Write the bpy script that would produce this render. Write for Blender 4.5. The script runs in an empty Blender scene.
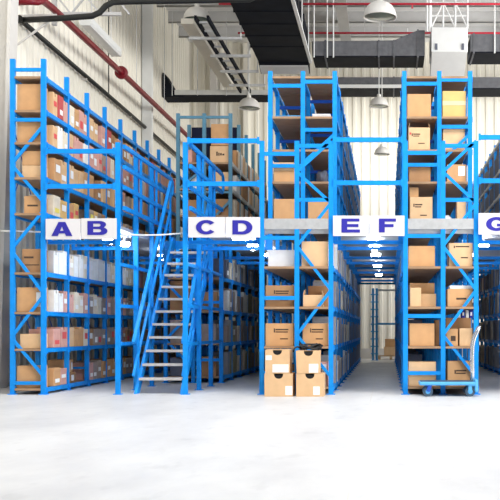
import bpy, bmesh, math, random
from mathutils import Vector, Matrix
random.seed(7)
scene = bpy.context.scene
COL = scene.collection
PI = math.pi

# ------------------------------------------------------------------ frame helpers
D, F, CX, CY, CAMH, S0 = 14.0, 980.0, 387.0, 329.0, 0.936, 70.0
def sc(Y): return F / (D + Y)
def PX(x, Y=0.0): return (x - CX) / sc(Y)          # metres across, of a photo column at depth Y
def PZ(y, Y=0.0): return CAMH + (CY - y) / sc(Y)   # metres up, of a photo row at depth Y

# ------------------------------------------------------------------ materials
def mat(name, col, rough=0.6, metal=0.0, var=0.0, scale=6.0, bump=0.0, emit=None, spec=0.4, stretch=None, alpha=None):
    m = bpy.data.materials.new(name); m.use_nodes = True
    nt = m.node_tree; b = nt.nodes['Principled BSDF']
    b.inputs['Base Color'].default_value = (*col, 1); b.inputs['Roughness'].default_value = rough
    b.inputs['Metallic'].default_value = metal
    b.inputs['Specular IOR Level'].default_value = spec
    if var or bump:
        tc = nt.nodes.new('ShaderNodeTexCoord'); nz = nt.nodes.new('ShaderNodeTexNoise')
        nz.inputs['Scale'].default_value = scale; nz.inputs['Detail'].default_value = 5
        src = tc.outputs['Object']
        if stretch:
            mp = nt.nodes.new('ShaderNodeMapping'); mp.inputs['Scale'].default_value = stretch
            nt.links.new(src, mp.inputs['Vector']); src = mp.outputs['Vector']
        nt.links.new(src, nz.inputs['Vector'])
        if var:
            r = nt.nodes.new('ShaderNodeValToRGB')
            r.color_ramp.elements[0].position = 0.3; r.color_ramp.elements[1].position = 0.7
            r.color_ramp.elements[0].color = (*[max(0, c * (1 - var)) for c in col], 1)
            r.color_ramp.elements[1].color = (*[min(1, c * (1 + var)) for c in col], 1)
            nt.links.new(nz.outputs['Fac'], r.inputs['Fac']); nt.links.new(r.outputs['Color'], b.inputs['Base Color'])
        if bump:
            bp = nt.nodes.new('ShaderNodeBump'); bp.inputs['Strength'].default_value = bump
            bp.inputs['Distance'].default_value = 0.02
            nt.links.new(nz.outputs['Fac'], bp.inputs['Height']); nt.links.new(bp.outputs['Normal'], b.inputs['Normal'])
    if emit:
        b.inputs['Emission Color'].default_value = (*emit[0], 1); b.inputs['Emission Strength'].default_value = emit[1]
    return m

M = {}
M['blue'] = mat('blue_paint', (0.006, 0.275, 0.80), 0.45, 0, 0.10, 9, spec=0.25)
M['bluedeep'] = mat('deep_and_shaded_blue', (0.010, 0.085, 0.48), 0.4, 0, 0.10, 9, spec=0.5)  # rack blue darkened as shade for inner bars; rods and forks share it
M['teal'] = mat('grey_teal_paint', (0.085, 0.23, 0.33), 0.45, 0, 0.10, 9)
M['pale'] = mat('pale_paint_and_highlight', (0.62, 0.63, 0.60), 0.5, 0, 0.06, 9)  # highlights put into the beam colour; tray edge and far rails share it
M['plank'] = mat('shelf_board', (0.36, 0.225, 0.13), 0.7, 0, 0.16, 5, stretch=(1, 6, 1))
M['kraft'] = mat('kraft_cardboard', (0.60, 0.335, 0.155), 0.8, 0, 0.07, 7, 0.05)
M['kraftlight'] = mat('light_cardboard', (0.72, 0.47, 0.26), 0.8, 0, 0.06, 7, 0.05)
M['kraftdark'] = mat('dark_cardboard', (0.40, 0.215, 0.10), 0.85, 0, 0.09, 7, 0.05)
M['kraftyellow'] = mat('yellow_cardboard', (0.72, 0.46, 0.17), 0.8, 0, 0.06, 7, 0.05)
M['pink'] = mat('pink_board', (0.66, 0.36, 0.30), 0.8, 0, 0.08, 12)
M['red'] = mat('red_board', (0.50, 0.085, 0.085), 0.75, 0, 0.08, 12)
M['cream'] = mat('cream_board', (0.80, 0.71, 0.56), 0.8, 0, 0.06, 12)
M['white'] = mat('white_board', (0.84, 0.83, 0.80), 0.75, 0, 0.04, 12)
M['grey'] = mat('grey_board', (0.34, 0.34, 0.36), 0.75, 0, 0.08, 12)
M['greybrown'] = mat('grey_brown_board', (0.36, 0.285, 0.24), 0.8, 0, 0.1, 12)
M['olive'] = mat('olive_board', (0.33, 0.30, 0.17), 0.8, 0, 0.1, 12)
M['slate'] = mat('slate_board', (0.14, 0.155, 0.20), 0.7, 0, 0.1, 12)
M['paper'] = mat('white_paper', (0.88, 0.88, 0.86), 0.8, 0, 0.02, 10)
M['yellowpaper'] = mat('yellow_paper', (0.85, 0.72, 0.15), 0.8, 0, 0.02, 10)
M['redpaper'] = mat('red_paper', (0.70, 0.10, 0.10), 0.8, 0, 0.02, 10)
M['ink'] = mat('brown_black_ink', (0.075, 0.045, 0.03), 0.8, 0, 0.1, 20)
M['tape'] = mat('packing_tape', (0.78, 0.60, 0.36), 0.3, 0, 0.05, 12)
M['sign'] = mat('sign_panel_white', (0.72, 0.70, 0.71), 0.45, 0, 0.02, 5)
M['letter'] = mat('letter_blue', (0.030, 0.026, 0.34), 0.45, 0, 0.05, 12)
M['steel'] = mat('galvanised_steel', (0.62, 0.63, 0.64), 0.42, 0.55, 0.08, 14)
M['deck'] = mat('deck_sheet', (0.50, 0.52, 0.55), 0.5, 0.2, 0.06, 4)
M['chrome'] = mat('polished_steel', (0.80, 0.80, 0.80), 0.22, 0.9, 0.03, 20)
M['black'] = mat('black_plastic', (0.012, 0.012, 0.014), 0.5, 0, 0.1, 10)
M['rubber'] = mat('grey_rubber', (0.05, 0.09, 0.14), 0.6, 0, 0.1, 20)
M['trolley'] = mat('trolley_blue', (0.10, 0.42, 0.78), 0.4, 0, 0.08, 9)
M['tread'] = mat('stair_tread_steel', (0.66, 0.62, 0.57), 0.45, 0.2, 0.08, 20)
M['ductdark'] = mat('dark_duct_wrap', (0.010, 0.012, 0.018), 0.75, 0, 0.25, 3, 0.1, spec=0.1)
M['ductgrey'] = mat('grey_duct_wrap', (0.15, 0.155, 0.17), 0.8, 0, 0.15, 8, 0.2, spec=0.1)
M['ductwhite'] = mat('white_duct', (0.82, 0.84, 0.84), 0.5, 0, 0.03, 5)
M['redpipe'] = mat('red_pipe_paint', (0.20, 0.007, 0.016), 0.4, 0, 0.1, 9)
M['redthin'] = mat('sprinkler_red_paint', (0.62, 0.03, 0.06), 0.4, 0, 0.08, 9)
M['darkpipe'] = mat('dark_lagged_pipe', (0.014, 0.015, 0.014), 0.5, 0, 0.2, 9)
M['wall'] = mat('cream_wall_sheet', (0.86, 0.83, 0.74), 0.6, 0, 0.03, 1.5)
M['wallgrey'] = mat('grey_wall_sheet', (0.62, 0.60, 0.57), 0.65, 0, 0.05, 1.5)
M['column'] = mat('grey_column_paint', (0.66, 0.64, 0.61), 0.6, 0, 0.05, 3)
M['ceil'] = mat('roof_sheet', (0.90, 0.90, 0.89), 0.6, 0, 0.04, 2)
M['purlin'] = mat('purlin_grey', (0.55, 0.55, 0.55), 0.6, 0.1, 0.06, 3)
M['lampshell'] = mat('lamp_bowl_aluminium', (0.80, 0.79, 0.76), 0.4, 0.15, 0.03, 9)
M['lampglass'] = mat('lamp_glass', (0.16, 0.20, 0.17), 0.2, 0, 0.1, 9)
M['glow'] = mat('lit_lamp_glass', (0.9, 0.92, 1.0), 0.4, emit=((0.90, 0.95, 1.0), 42.0))
M['plasticbag'] = mat('white_polythene', (0.75, 0.76, 0.78), 0.3, 0, 0.05, 10)
M['wood'] = mat('pallet_wood', (0.48, 0.33, 0.18), 0.8, 0, 0.15, 6, stretch=(1, 8, 1))

def floor_mat():
    m = bpy.data.materials.new('concrete_floor'); m.use_nodes = True
    nt = m.node_tree; b = nt.nodes['Principled BSDF']; L = nt.links.new
    tc = nt.nodes.new('ShaderNodeTexCoord')
    mp = nt.nodes.new('ShaderNodeMapping'); mp.inputs['Scale'].default_value = (1, 0.45, 1); L(tc.outputs['Object'], mp.inputs['Vector'])
    n1 = nt.nodes.new('ShaderNodeTexNoise'); n1.inputs['Scale'].default_value = 0.9; n1.inputs['Detail'].default_value = 8; n1.inputs['Roughness'].default_value = 0.65
    L(mp.outputs['Vector'], n1.inputs['Vector'])
    r = nt.nodes.new('ShaderNodeValToRGB')
    r.color_ramp.elements[0].position = 0.32; r.color_ramp.elements[0].color = (0.545, 0.545, 0.55, 1)
    r.color_ramp.elements[1].position = 0.62; r.color_ramp.elements[1].color = (0.69, 0.69, 0.685, 1)
    L(n1.outputs['Fac'], r.inputs['Fac'])
    n2 = nt.nodes.new('ShaderNodeTexNoise'); n2.inputs['Scale'].default_value = 5; n2.inputs['Detail'].default_value = 6
    L(mp.outputs['Vector'], n2.inputs['Vector'])
    r2 = nt.nodes.new('ShaderNodeValToRGB')
    r2.color_ramp.elements[0].position = 0.30; r2.color_ramp.elements[0].color = (0.82, 0.82, 0.82, 1)
    r2.color_ramp.elements[1].position = 0.42; r2.color_ramp.elements[1].color = (1, 1, 1, 1)
    L(n2.outputs['Fac'], r2.inputs['Fac'])
    mx = nt.nodes.new('ShaderNodeMixRGB'); mx.blend_type = 'MULTIPLY'; mx.inputs['Fac'].default_value = 0.5
    L(r.outputs['Color'], mx.inputs['Color1']); L(r2.outputs['Color'], mx.inputs['Color2'])
    L(mx.outputs['Color'], b.inputs['Base Color'])
    b.inputs['Roughness'].default_value = 0.42
    b.inputs['Specular IOR Level'].default_value = 0.35
    return m
M['floor'] = floor_mat()
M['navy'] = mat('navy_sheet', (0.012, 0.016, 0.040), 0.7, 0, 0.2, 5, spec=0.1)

# ------------------------------------------------------------------ geometry helpers
def gbox(x0, x1, y0, y1, z0, z1):
    v = [(x0,y0,z0),(x1,y0,z0),(x1,y1,z0),(x0,y1,z0),(x0,y0,z1),(x1,y0,z1),(x1,y1,z1),(x0,y1,z1)]
    f = [(3,2,1,0),(4,5,6,7),(0,1,5,4),(1,2,6,5),(2,3,7,6),(3,0,4,7)]
    return v, f
def gbar(p, q, w=0.045, h=0.03, up=(0, 1, 0)):
    p = Vector(p); q = Vector(q); d = (q - p).normalized(); u = Vector(up)
    s = d.cross(u)
    if s.length < 1e-4: s = d.cross(Vector((1, 0, 0)))
    s.normalize(); t = s.cross(d).normalized()
    s *= w / 2; t *= h / 2
    v = [tuple(a) for a in (p-s-t, p+s-t, p+s+t, p-s+t, q-s-t, q+s-t, q+s+t, q-s+t)]
    f = [(3,2,1,0),(4,5,6,7),(0,1,5,4),(1,2,6,5),(2,3,7,6),(3,0,4,7)]
    return v, f
def gprism(poly, axis, a, b):
    n = len(poly)
    def P(u, w, t):
        return (t, u, w) if axis == 'x' else ((u, t, w) if axis == 'y' else (u, w, t))
    v = [P(u, w, a) for u, w in poly] + [P(u, w, b) for u, w in poly]
    f = [tuple(range(n - 1, -1, -1)), tuple(range(n, 2 * n))] + [(i, (i+1) % n, n + (i+1) % n, n + i) for i in range(n)]
    return v, f
def gtube(pts, r=0.02, n=8, closed=False):
    pts = [Vector(p) for p in pts]; v = []; f = []; N = len(pts); ref = None
    for i, p in enumerate(pts):
        a = pts[(i - 1) % N] if (closed or i > 0) else p
        b = pts[(i + 1) % N] if (closed or i < N - 1) else p
        d = (b - a).normalized()
        if ref is None:
            ref = Vector((0, 0, 1)) if abs(d.z) < 0.9 else Vector((1, 0, 0))
        s = d.cross(ref).normalized(); t = s.cross(d).normalized(); ref = t
        for k in range(n):
            an = 2 * PI * k / n
            v.append(tuple(p + (s * math.cos(an) + t * math.sin(an)) * r))
    for i in range(N if closed else N - 1):
        j = (i + 1) % N
        for k in range(n):
            f.append((i*n + k, i*n + (k+1) % n, j*n + (k+1) % n, j*n + k))
    if not closed:
        f.append(tuple(range(n - 1, -1, -1))); f.append(tuple((N - 1)*n + k for k in range(n)))
    return v, f
def glathe(prof, c=(0, 0, 0), n=24, axis='z'):
    v = []; f = []; m = len(prof)
    for k in range(n):
        an = 2 * PI * k / n
        for r, h in prof:
            if axis == 'z': v.append((c[0] + r*math.cos(an), c[1] + r*math.sin(an), c[2] + h))
            elif axis == 'y': v.append((c[0] + r*math.cos(an), c[1] + h, c[2] + r*math.sin(an)))
            else: v.append((c[0] + h, c[1] + r*math.cos(an), c[2] + r*math.sin(an)))
    for k in range(n):
        j = (k + 1) % n
        for i in range(m - 1):
            f.append((k*m + i, j*m + i, j*m + i + 1, k*m + i + 1))
    return v, f
def mesh(name, geoms, m, smooth=False, bev=0.0):
    V = []; Fc = []
    for v, f in geoms:
        o = len(V); V.extend(v); Fc.extend(tuple(i + o for i in p) for p in f)
    me = bpy.data.meshes.new(name); me.from_pydata(V, [], Fc)
    bm = bmesh.new(); bm.from_mesh(me)
    if bev:
        bmesh.ops.bevel(bm, geom=bm.edges[:], offset=bev, segments=2, affect='EDGES', profile=0.5)
    bmesh.ops.recalc_face_normals(bm, faces=bm.faces)
    bm.to_mesh(me); bm.free()
    me.materials.append(m)
    if smooth: me.shade_smooth()
    me.update()
    return me
def obj(name, geoms, m, parent=None, loc=None, smooth=False, bev=0.0, kind=None, rotz=0):
    me = geoms if isinstance(geoms, bpy.types.Mesh) else mesh(name, geoms if isinstance(geoms, list) else [geoms], m, smooth, bev)
    o = bpy.data.objects.new(name, me); COL.objects.link(o)
    if parent: o.parent = parent
    if loc: o.location = loc
    if rotz: o.rotation_euler = (0, 0, rotz)
    if kind: o['kind'] = kind
    return o
def tag(o, label, cat, group=None):
    o['label'] = label; o['category'] = cat
    if group: o['group'] = group
    return o
def thing(name, label, cat, loc=(0, 0, 0), group=None, rotz=0):
    o = bpy.data.objects.new(name, None); COL.objects.link(o); o.empty_display_size = 0.2
    o.location = loc; o.rotation_euler = (0, 0, rotz)
    return tag(o, label, cat, group)
def struct(name, geoms, m, **k): return obj(name, geoms, m, kind='structure', **k)

# ------------------------------------------------------------------ room shell
XL, YB, ZC = -6.28, 17.0, 10.0
struct('floor', gbox(-16, 14, -16, YB + 0.2, -0.2, 0), M['floor'])
joint = struct('trim_1', gbox(-0.222, -0.212, -13.5, 17, -0.001, 0.0006), M['column'])
joint.name = 'trim_1'
def corr_profile(a, b, base, out, pitch=0.28):
    pts = []; t = a
    while t < b:
        for dt, h in ((0, 0), (pitch*0.50, 0), (pitch*0.60, 1), (pitch*0.88, 1), (pitch*0.98, 0)):
            if t + dt <= b: pts.append((t + dt, base + out * h))
        t += pitch
    return pts
def corr_wall(name, a, b, base, out, z0, z1, axis, m):
    p = corr_profile(a, b, base, out); V = []; Fc = []
    for u, w in p:
        for z in (z0, z1):
            V.append((w, u, z) if axis == 'y' else (u, w, z))
    for i in range(len(p) - 1): Fc.append((2*i, 2*i + 2, 2*i + 3, 2*i + 1))
    back = base - 0.12 if out > 0 else base + 0.12
    g2 = gbox(back, base - 0.01 * (1 if out > 0 else -1), a, b, z0, z1) if axis == 'y' else gbox(a, b, min(back, base + 0.01), max(back, base + 0.01), z0, z1)
    return struct(name, [(V, Fc), g2], m)
corr_wall('wall_left', -2.0, YB, XL, 0.045, 0, ZC, 'y', M['wall'])
corr_wall('wall_back', XL, 13.5, YB, -0.045, 0, ZC, 'x', M['wall'])
struct('baseboard_back', gbox(-6.0, 13.5, YB - 0.12, YB - 0.05, 0, 0.32), M['column'])
struct('ceiling', gbox(XL - 0.1, 13.5, 3.0, YB + 0.1, ZC, ZC + 0.12), M['ceil'])
for i, y in enumerate((5.0, 7.2, 9.4, 11.3, 12.6, 14.0, 15.4)):
    struct('ceiling_beam', [gbox(XL, 13.4, y - 0.04, y + 0.04, ZC - 0.30, ZC - 0.001), gbox(XL, 13.4, y - 0.10, y + 0.10, ZC - 0.30, ZC - 0.28)], M['purlin'])
for x in (-1.2, 4.4):
    struct('ceiling_beam', [gbox(x - 0.05, x + 0.05, 3.2, YB - 0.1, ZC - 0.62, ZC - 0.31), gbox(x - 0.15, x + 0.15, 3.2, YB - 0.1, ZC - 0.64, ZC - 0.60)], M['purlin'])
# tapered portal column against the left wall, and slim white columns further along it
cY = 1.55
struct('wall_column', [gprism([(XL + 0.05, 0), (PX(1, cY), 0), (PX(12.5, cY), 6.5), (XL + 0.05, 6.5)], 'y', cY, cY + 0.06),
                       gprism([(PX(1, cY) - 0.02, 0), (PX(1, cY) + 0.03, 0), (PX(12.5, cY) + 0.03, 6.5), (PX(12.5, cY) - 0.02, 6.5)], 'y', cY - 0.12, cY + 0.2)], M['column'])
for y in (10.9,):
    struct('wall_column', [gbox(XL + 0.05, XL + 0.30, y, y + 0.16, 0, 9.9)], M['ductwhite'])
struct('wall_column', [gbox(-5.55, -5.35, YB - 0.3, YB - 0.06, 0, 9.9)], M['wallgrey'])
struct('wall_column', [gbox(-4.5, -4.36, YB - 0.3, YB - 0.06, 0, 9.9)], M['wall'])

# ------------------------------------------------------------------ racks
PW, PD = 0.066, 0.054
def upright_geo(x, y, z0, z1, base=True):
    w, d, t = PW / 2, PD / 2, 0.012
    # folded steel upright: a channel with returned lips, open towards the back
    poly = [(-w,-d),(w,-d),(w,d),(w*0.35,d),(w*0.35,d-t),(w-t,d-t),(w-t,-d+t),(-w+t,-d+t),(-w+t,d-t),(-w*0.35,d-t),(-w*0.35,d),(-w,d)]
    g = [gprism([(x + a, y + b) for a, b in poly], 'z', z0, z1)]
    if base: g.append(gbox(x - 0.06, x + 0.06, y - 0.05, y + 0.05, z0, z0 + 0.012))
    return g
def beam_geo(x, y0, y1, zt, side):
    # stepped box beam with a bolted end plate on each end
    h = 0.055; a = 0.022; x = x + side * 0.010
    poly = [(x - a, zt - h), (x + a, zt - h), (x + a, zt + 0.006), (x + (a if side > 0 else 0), zt + 0.006), (x, zt + 0.006), (x - (a if side < 0 else 0), zt + 0.006), (x - a, zt + 0.006)]
    poly = [(x - a, zt - h), (x + a, zt - h), (x + a, zt + 0.006), (x - a, zt + 0.006)]
    g = [gprism(poly, 'y', y0 + 0.03, y1 - 0.03)]
    for yy in (y0 + 0.034, y1 - 0.05):
        g.append(gbox(x + side * 0.022 - 0.004, x + side * 0.022 + 0.012 * side if side > 0 else x + side * 0.022 + 0.004, yy, yy + 0.016, zt - 0.075, zt + 0.012) if side > 0 else
                 gbox(x - 0.034, x - 0.018, yy, yy + 0.016, zt - 0.075, zt + 0.012))
    return g
class Rack:
    def __init__(s, label, xs, y0):
        s.root = thing('storage_rack', label, 'rack', (xs[0], y0, 0)); s.o = Vector((xs[0], y0, 0)); s.parts = {}
    def add(s, kind, geos, m, dist, smooth=False):
        s.parts.setdefault((kind, m.name), []).append((dist, geos, m))
    def done(s):
        bykind = {}
        for (kind, mn), L in s.parts.items(): bykind.setdefault(kind, []).extend(L)
        for kind, L in bykind.items():
            L.sort(key=lambda t: t[0])
            for d, g, m in L[:100]:
                if kind == 'upright' and len(g) == 2:
                    u = obj(kind, s.loc(g[:1]), m, s.root); obj('foot_plate', s.loc(g[1:]), m, u)
                elif kind == 'beam' and len(g) == 3 and d < 3:
                    u = obj(kind, s.loc(g[:1]), m, s.root)
                    for q in g[1:]: obj('end_plate', s.loc([q]), m, u)
                else: obj(kind, s.loc(g), m, s.root)
            rest = {}
            for d, g, m in L[100:]: rest.setdefault(m.name, []).append((g, m))
            for mn, R in rest.items():
                obj(kind, [q for g, m in R for q in s.loc(g)], R[0][1], s.root, kind='stuff')
    def loc(s, geos):
        return [([(x - s.o.x, y - s.o.y, z) for x, y, z in v], f) for v, f in geos]
PITCH, NB = 1.008, 14
def rowY(i): return i * PITCH
def zigzag(R, xa, xb, y, zs, m, dist=0):
    """zs: list of heights; starts on xb, alternates to xa"""
    side = True
    for a, b in zip(zs[:-1], zs[1:]):
        p, q = ((xb, y, a), (xa, y, b)) if side else ((xa, y, a), (xb, y, b))
        R.add('brace', [gbar(p, q, 0.042, 0.03)], m, dist); side = not side

def build_rack(label, xs, first, low, up, top, face, upfirst, ends, mlow=None, mup=None, mbeam_up=None, toprow0=3.62, strips=False, tall_plank=True):
    """xs: post lines; first: row where shelves start; low/up: shelf-top heights; face: which side shows (+1 / -1)."""
    R = Rack(label, xs, 0.0); mlow = mlow or M['blue']; mup = mup or mlow; mb = mbeam_up or mup
    # uprights
    for i in range(0, NB + 1):
        y = rowY(i)
        for k, x in enumerate(xs):
            if i < first:
                if 0 < k < len(xs) - 1: continue
                R.add('upright', upright_geo(x, y, 0, toprow0), mlow, y); continue
            if i < upfirst: R.add('upright', upright_geo(x, y, 0, toprow0 if i == 0 else 2.375), mlow, y)
            elif mup is mlow: R.add('upright', upright_geo(x, y, 0, top), mlow, y)
            else:
                R.add('upright', upright_geo(x, y, 0, 2.40), mlow, y)
                R.add('upright', upright_geo(x, y, 2.40, top, False), mup, y)
    # beams along the rack and boards between them
    outer = xs[-1] if face > 0 else xs[0]; inner = xs[0] if face > 0 else xs[-1]
    for i in range(NB):
        y0, y1 = rowY(i), rowY(i + 1)
        levels = ([(z, mlow, False) for z in low] if i >= first else []) + ([(z, mb, True) for z in up] if i >= upfirst else [])
        for z, m, isup in levels:
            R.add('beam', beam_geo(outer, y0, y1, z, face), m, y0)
            if i < first + 4: R.add('beam', beam_geo(inner, y0, y1, z, -face), m, y0 + 30)
            if len(xs) == 3 and i < first + 2: R.add('beam', [gbox(xs[1] - 0.02, xs[1] + 0.02, y0 + 0.03, y1 - 0.03, z - 0.07, z)], m, y0 + 60)
            for a, b in zip(xs[:-1], xs[1:]):
                if z >= 4.6 and not tall_plank: continue
                ya = y0 - 0.03 if (i == first or (isup and i == upfirst)) else y0 + 0.002
                R.add('shelf', [gbox(a + 0.036, b - 0.036, ya, y1 - 0.004, z - 0.032, z)], M['plank'], y0)
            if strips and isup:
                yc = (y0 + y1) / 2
                R.add('highlight_strip', [gbox(outer + face*0.022, outer + face*0.027, yc - 0.2, yc + 0.2, z - 0.05, z - 0.015) if face > 0 else gbox(outer - 0.027, outer - 0.022, yc - 0.2, yc + 0.2, z - 0.05, z - 0.015)], M['paper'], y0)  # bright beam highlight drawn as a white strip
    # frame bracing further back
    for i in range(max(first, upfirst) + 1, NB + 1, 1):
        for a, b in zip(xs[:-1], xs[1:]):
            for z in ((0.3, 2.1) if i < 6 else ()):
                R.add('crossbar', [gbar((a, rowY(i), z), (b, rowY(i), z), 0.035, 0.03)], mlow, rowY(i))
    ends(R)
    R.done()
    return R

LOW = [0.115, 0.69, 1.255, 1.83]
UP = [2.56, 3.19, 3.68, 4.185, 4.80]
ABL = [0.09, 0.655, 1.18, 1.745]
ABU = [2.59, 3.10, 3.60, 4.06, 4.54]
XA = [-5.345, -4.905]
XB = [-3.843, -3.361, -2.879]
XD = [-1.786, -1.286, -0.80]
XF = [0.264, 0.80, 1.271]
XH = [2.33, 2.815, 3.30]
def Z(y, Y=0.0): return PZ(y, Y)

def ends_A(R):
    xa, xb = XA; y = -0.01; m = M['blue']
    for py in (70, 120, 383): R.add('crossbar', [gbar((xa, y, Z(py)), (xb, y, Z(py)), 0.05, 0.03)], m, 0)
    for (pa, ya_, pb, yb_) in ((xb, 126, xa, 163), (xa, 166, xb, 202), (xb, 211, xa, 248), (xa, 252, xb, 293), (xb, 296, xa, 336), (xa, 339, xb, 376)):
        R.add('brace', [gbar((pa, y, Z(ya_)), (pb, y, Z(yb_)), 0.042, 0.03)], m, 0)
    for i in range(0, 4):       # thin cross rods on the wall side
        y0, y1 = rowY(i), rowY(i + 1)
        for za, zb in ((0.7, 1.7), (2.7, 4.0)):
            R.add('back_rod', [gtube([(xa - 0.03, y0, za), (xa - 0.03, y1, zb)], 0.008, 6)], M['bluedeep'], y0)
            R.add('back_rod', [gtube([(xa - 0.035, y0, zb), (xa - 0.035, y1, za)], 0.008, 6)], M['bluedeep'], y0)
def ends_double(xs):
    def e(R):
        l, c, r = xs; y = -0.01; m = M['blue']
        isF = xs is XF
        hs = [141, 172, 203, 246, 290, 335, 377]
        zigzag(R, c, r, y, [Z(h) for h in hs], m)
        for py in (146, 200): R.add('crossbar', [gbar((c, y, Z(py)), (r, y, Z(py)), 0.055, 0.03)], m, 0)
        for py in ((153, 236, 316, 373) if isF else (154, 238, 298, 373)): R.add('crossbar', [gbar((l, y, Z(py)), (c, y, Z(py)), 0.055, 0.03)], m, 0)
        Y = rowY(1); yu = Y - 0.01
        for py in ((84, 165) if isF else (86, 166)): R.add('crossbar', [gbar((l, yu, Z(py, Y)), (c, yu, Z(py, Y)), 0.055, 0.03)], m, Y)
        for py in ((80, 127) if isF else (82, 130)): R.add('crossbar', [gbar((c, yu, Z(py, Y)), (r, yu, Z(py, Y)), 0.055, 0.03)], m, Y)
        R.add('brace', [gbar((r, yu, Z(134, Y)), (c, yu, Z(163, Y)), 0.042, 0.03)], m, Y)
        for i in (2, 3):                    # frames inside, shade put into a darker blue
            Yi = rowY(i)
            for z in (4.55, 4.0, 3.4):
                R.add('crossbar', [gbar((l, Yi, z), (c, Yi, z), 0.05, 0.03)], M['bluedeep'], Yi)
                R.add('crossbar', [gbar((c, Yi, z + 0.1), (r, Yi, z + 0.1), 0.05, 0.03)], M['bluedeep'], Yi)
        # crosswise walkway in front of the upper bays
        R.add('deck_panel', [gbox(l - 0.03, r + 0.03, -0.02, Y - 0.04, 2.415, 2.44)], M['steel'], 0)
        R.add('deck_edge', [gbox(l + 0.036, r - 0.036, -0.03, 0.0, 2.36, 2.51)], M['steel'], 0)
        R.add('deck_edge', [gbox(l + 0.036, r - 0.036, 0.02, 0.06, 2.30, 2.36)], M['steel'], 0)
    return e
def ends_B(R):
    l, c, r = XB; m = M['blue']
    for x, sd in ((l, -1), (r, 1)):
        for z in (0.72, 1.27, 1.87):        # ties between the stair posts
            for i in range(0, 3): R.add('crossbar', [gbar((x, rowY(i) + 0.035, z), (x, rowY(i + 1) - 0.035, z), 0.05, 0.03, (1, 0, 0))], m, rowY(i))
    R.add('dark_sheet', [gbox(l + 0.04, r - 0.04, rowY(5) + 0.035, rowY(5) + 0.045, 4.06, 4.86)], M['navy'], 5)  # dark navy sheet set across the top of both columns
    Y = rowY(3); yy = Y - 0.01
    zigzag(R, l, c, yy, [2.2, 1.75, 1.25, 0.75, 0.25], m, Y)
    for z in (0.4, 1.4, 2.3): R.add('crossbar', [gbar((c, yy, z), (r, yy, z), 0.05, 0.03)], m, Y)
    Y = rowY(4); yy = Y - 0.01
    for a, b in ((l, c), (c, r)):
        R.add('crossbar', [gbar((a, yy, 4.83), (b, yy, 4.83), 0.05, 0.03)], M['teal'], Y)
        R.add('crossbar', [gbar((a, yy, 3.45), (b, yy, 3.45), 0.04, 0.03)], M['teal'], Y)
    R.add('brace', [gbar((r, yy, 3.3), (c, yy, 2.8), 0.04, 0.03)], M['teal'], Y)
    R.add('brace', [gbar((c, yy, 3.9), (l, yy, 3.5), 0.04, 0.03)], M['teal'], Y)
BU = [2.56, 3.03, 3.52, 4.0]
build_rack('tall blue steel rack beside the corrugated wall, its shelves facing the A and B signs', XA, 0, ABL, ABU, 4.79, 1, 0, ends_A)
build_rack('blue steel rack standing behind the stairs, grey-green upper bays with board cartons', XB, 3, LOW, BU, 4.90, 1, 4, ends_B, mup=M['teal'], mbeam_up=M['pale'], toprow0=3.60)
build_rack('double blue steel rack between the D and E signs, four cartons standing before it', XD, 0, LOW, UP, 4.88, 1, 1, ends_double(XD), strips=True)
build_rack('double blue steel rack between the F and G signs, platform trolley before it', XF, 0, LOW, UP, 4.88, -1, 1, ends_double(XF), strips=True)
build_rack('dark packed steel rack seen beyond the G sign, slanting rows of beams pale with highlights', XH, 0, LOW, UP, 4.88, -1, 1, ends_double(XH), mbeam_up=M['pale'])

# ------------------------------------------------------------------ boxes: shared makers
MESHES = {}
def filebox_mesh(w, h, d, mname, notch):
    """front faces +x. A board file box: front panel with a thumb notch, folded lid line, bevelled edges."""
    k = ('fb', w, h, d, mname, notch)
    if k not in MESHES:
        hw = w / 2
        if notch:
            n = 0.3 * w; dep = 0.16 * h
            poly = [(-hw, 0), (hw, 0), (hw, h), (n/2, h), (n/2 * 0.8, h - dep), (-n/2 * 0.8, h - dep), (-n/2, h), (-hw, h)]
            g = [gprism(poly, 'x', -0.02, 0.0), gbox(-d, -0.02, -hw, -hw + 0.006, 0, h), gbox(-d, -0.02, hw - 0.006, hw, 0, h), gbox(-d, -d + 0.006, -hw + 0.006, hw - 0.006, 0, h),
                 gbox(-d + 0.006, -0.02, -hw + 0.006, hw - 0.006, 0, 0.01), gbox(-d + 0.03, -0.05, -hw + 0.02, hw - 0.02, 0.01, h * 0.80)]
            MESHES[k] = mesh('file_box', g, M[mname])
        else:
            me = mesh('file_box', [gbox(-d, 0, -hw, hw, 0, h), gbox(-d - 0.002, 0.003, -hw - 0.002, hw + 0.002, h * 0.80, h + 0.002)], M[mname], bev=0.004)
            MESHES[k] = me
    return MESHES[k]
def slab_mesh(name, w, h, mname, x=0.001):
    k = (name, w, h, mname)
    if k not in MESHES: MESHES[k] = mesh(name, [gbox(x, x + 0.002, -w/2, w/2, 0, h)], M[mname])
    return MESHES[k]
ORD = ['first', 'second', 'third', 'fourth', 'fifth', 'sixth', 'seventh', 'eighth', 'ninth', 'tenth', 'eleventh', 'twelfth', 'thirteenth', 'fourteenth']
COLW = {'kraft': 'brown', 'kraftlight': 'light brown', 'kraftdark': 'dark brown', 'kraftyellow': 'yellow-brown', 'pink': 'pink', 'red': 'red', 'cream': 'cream', 'white': 'white', 'grey': 'grey', 'greybrown': 'grey-brown', 'olive': 'olive', 'slate': 'slate'}
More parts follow.
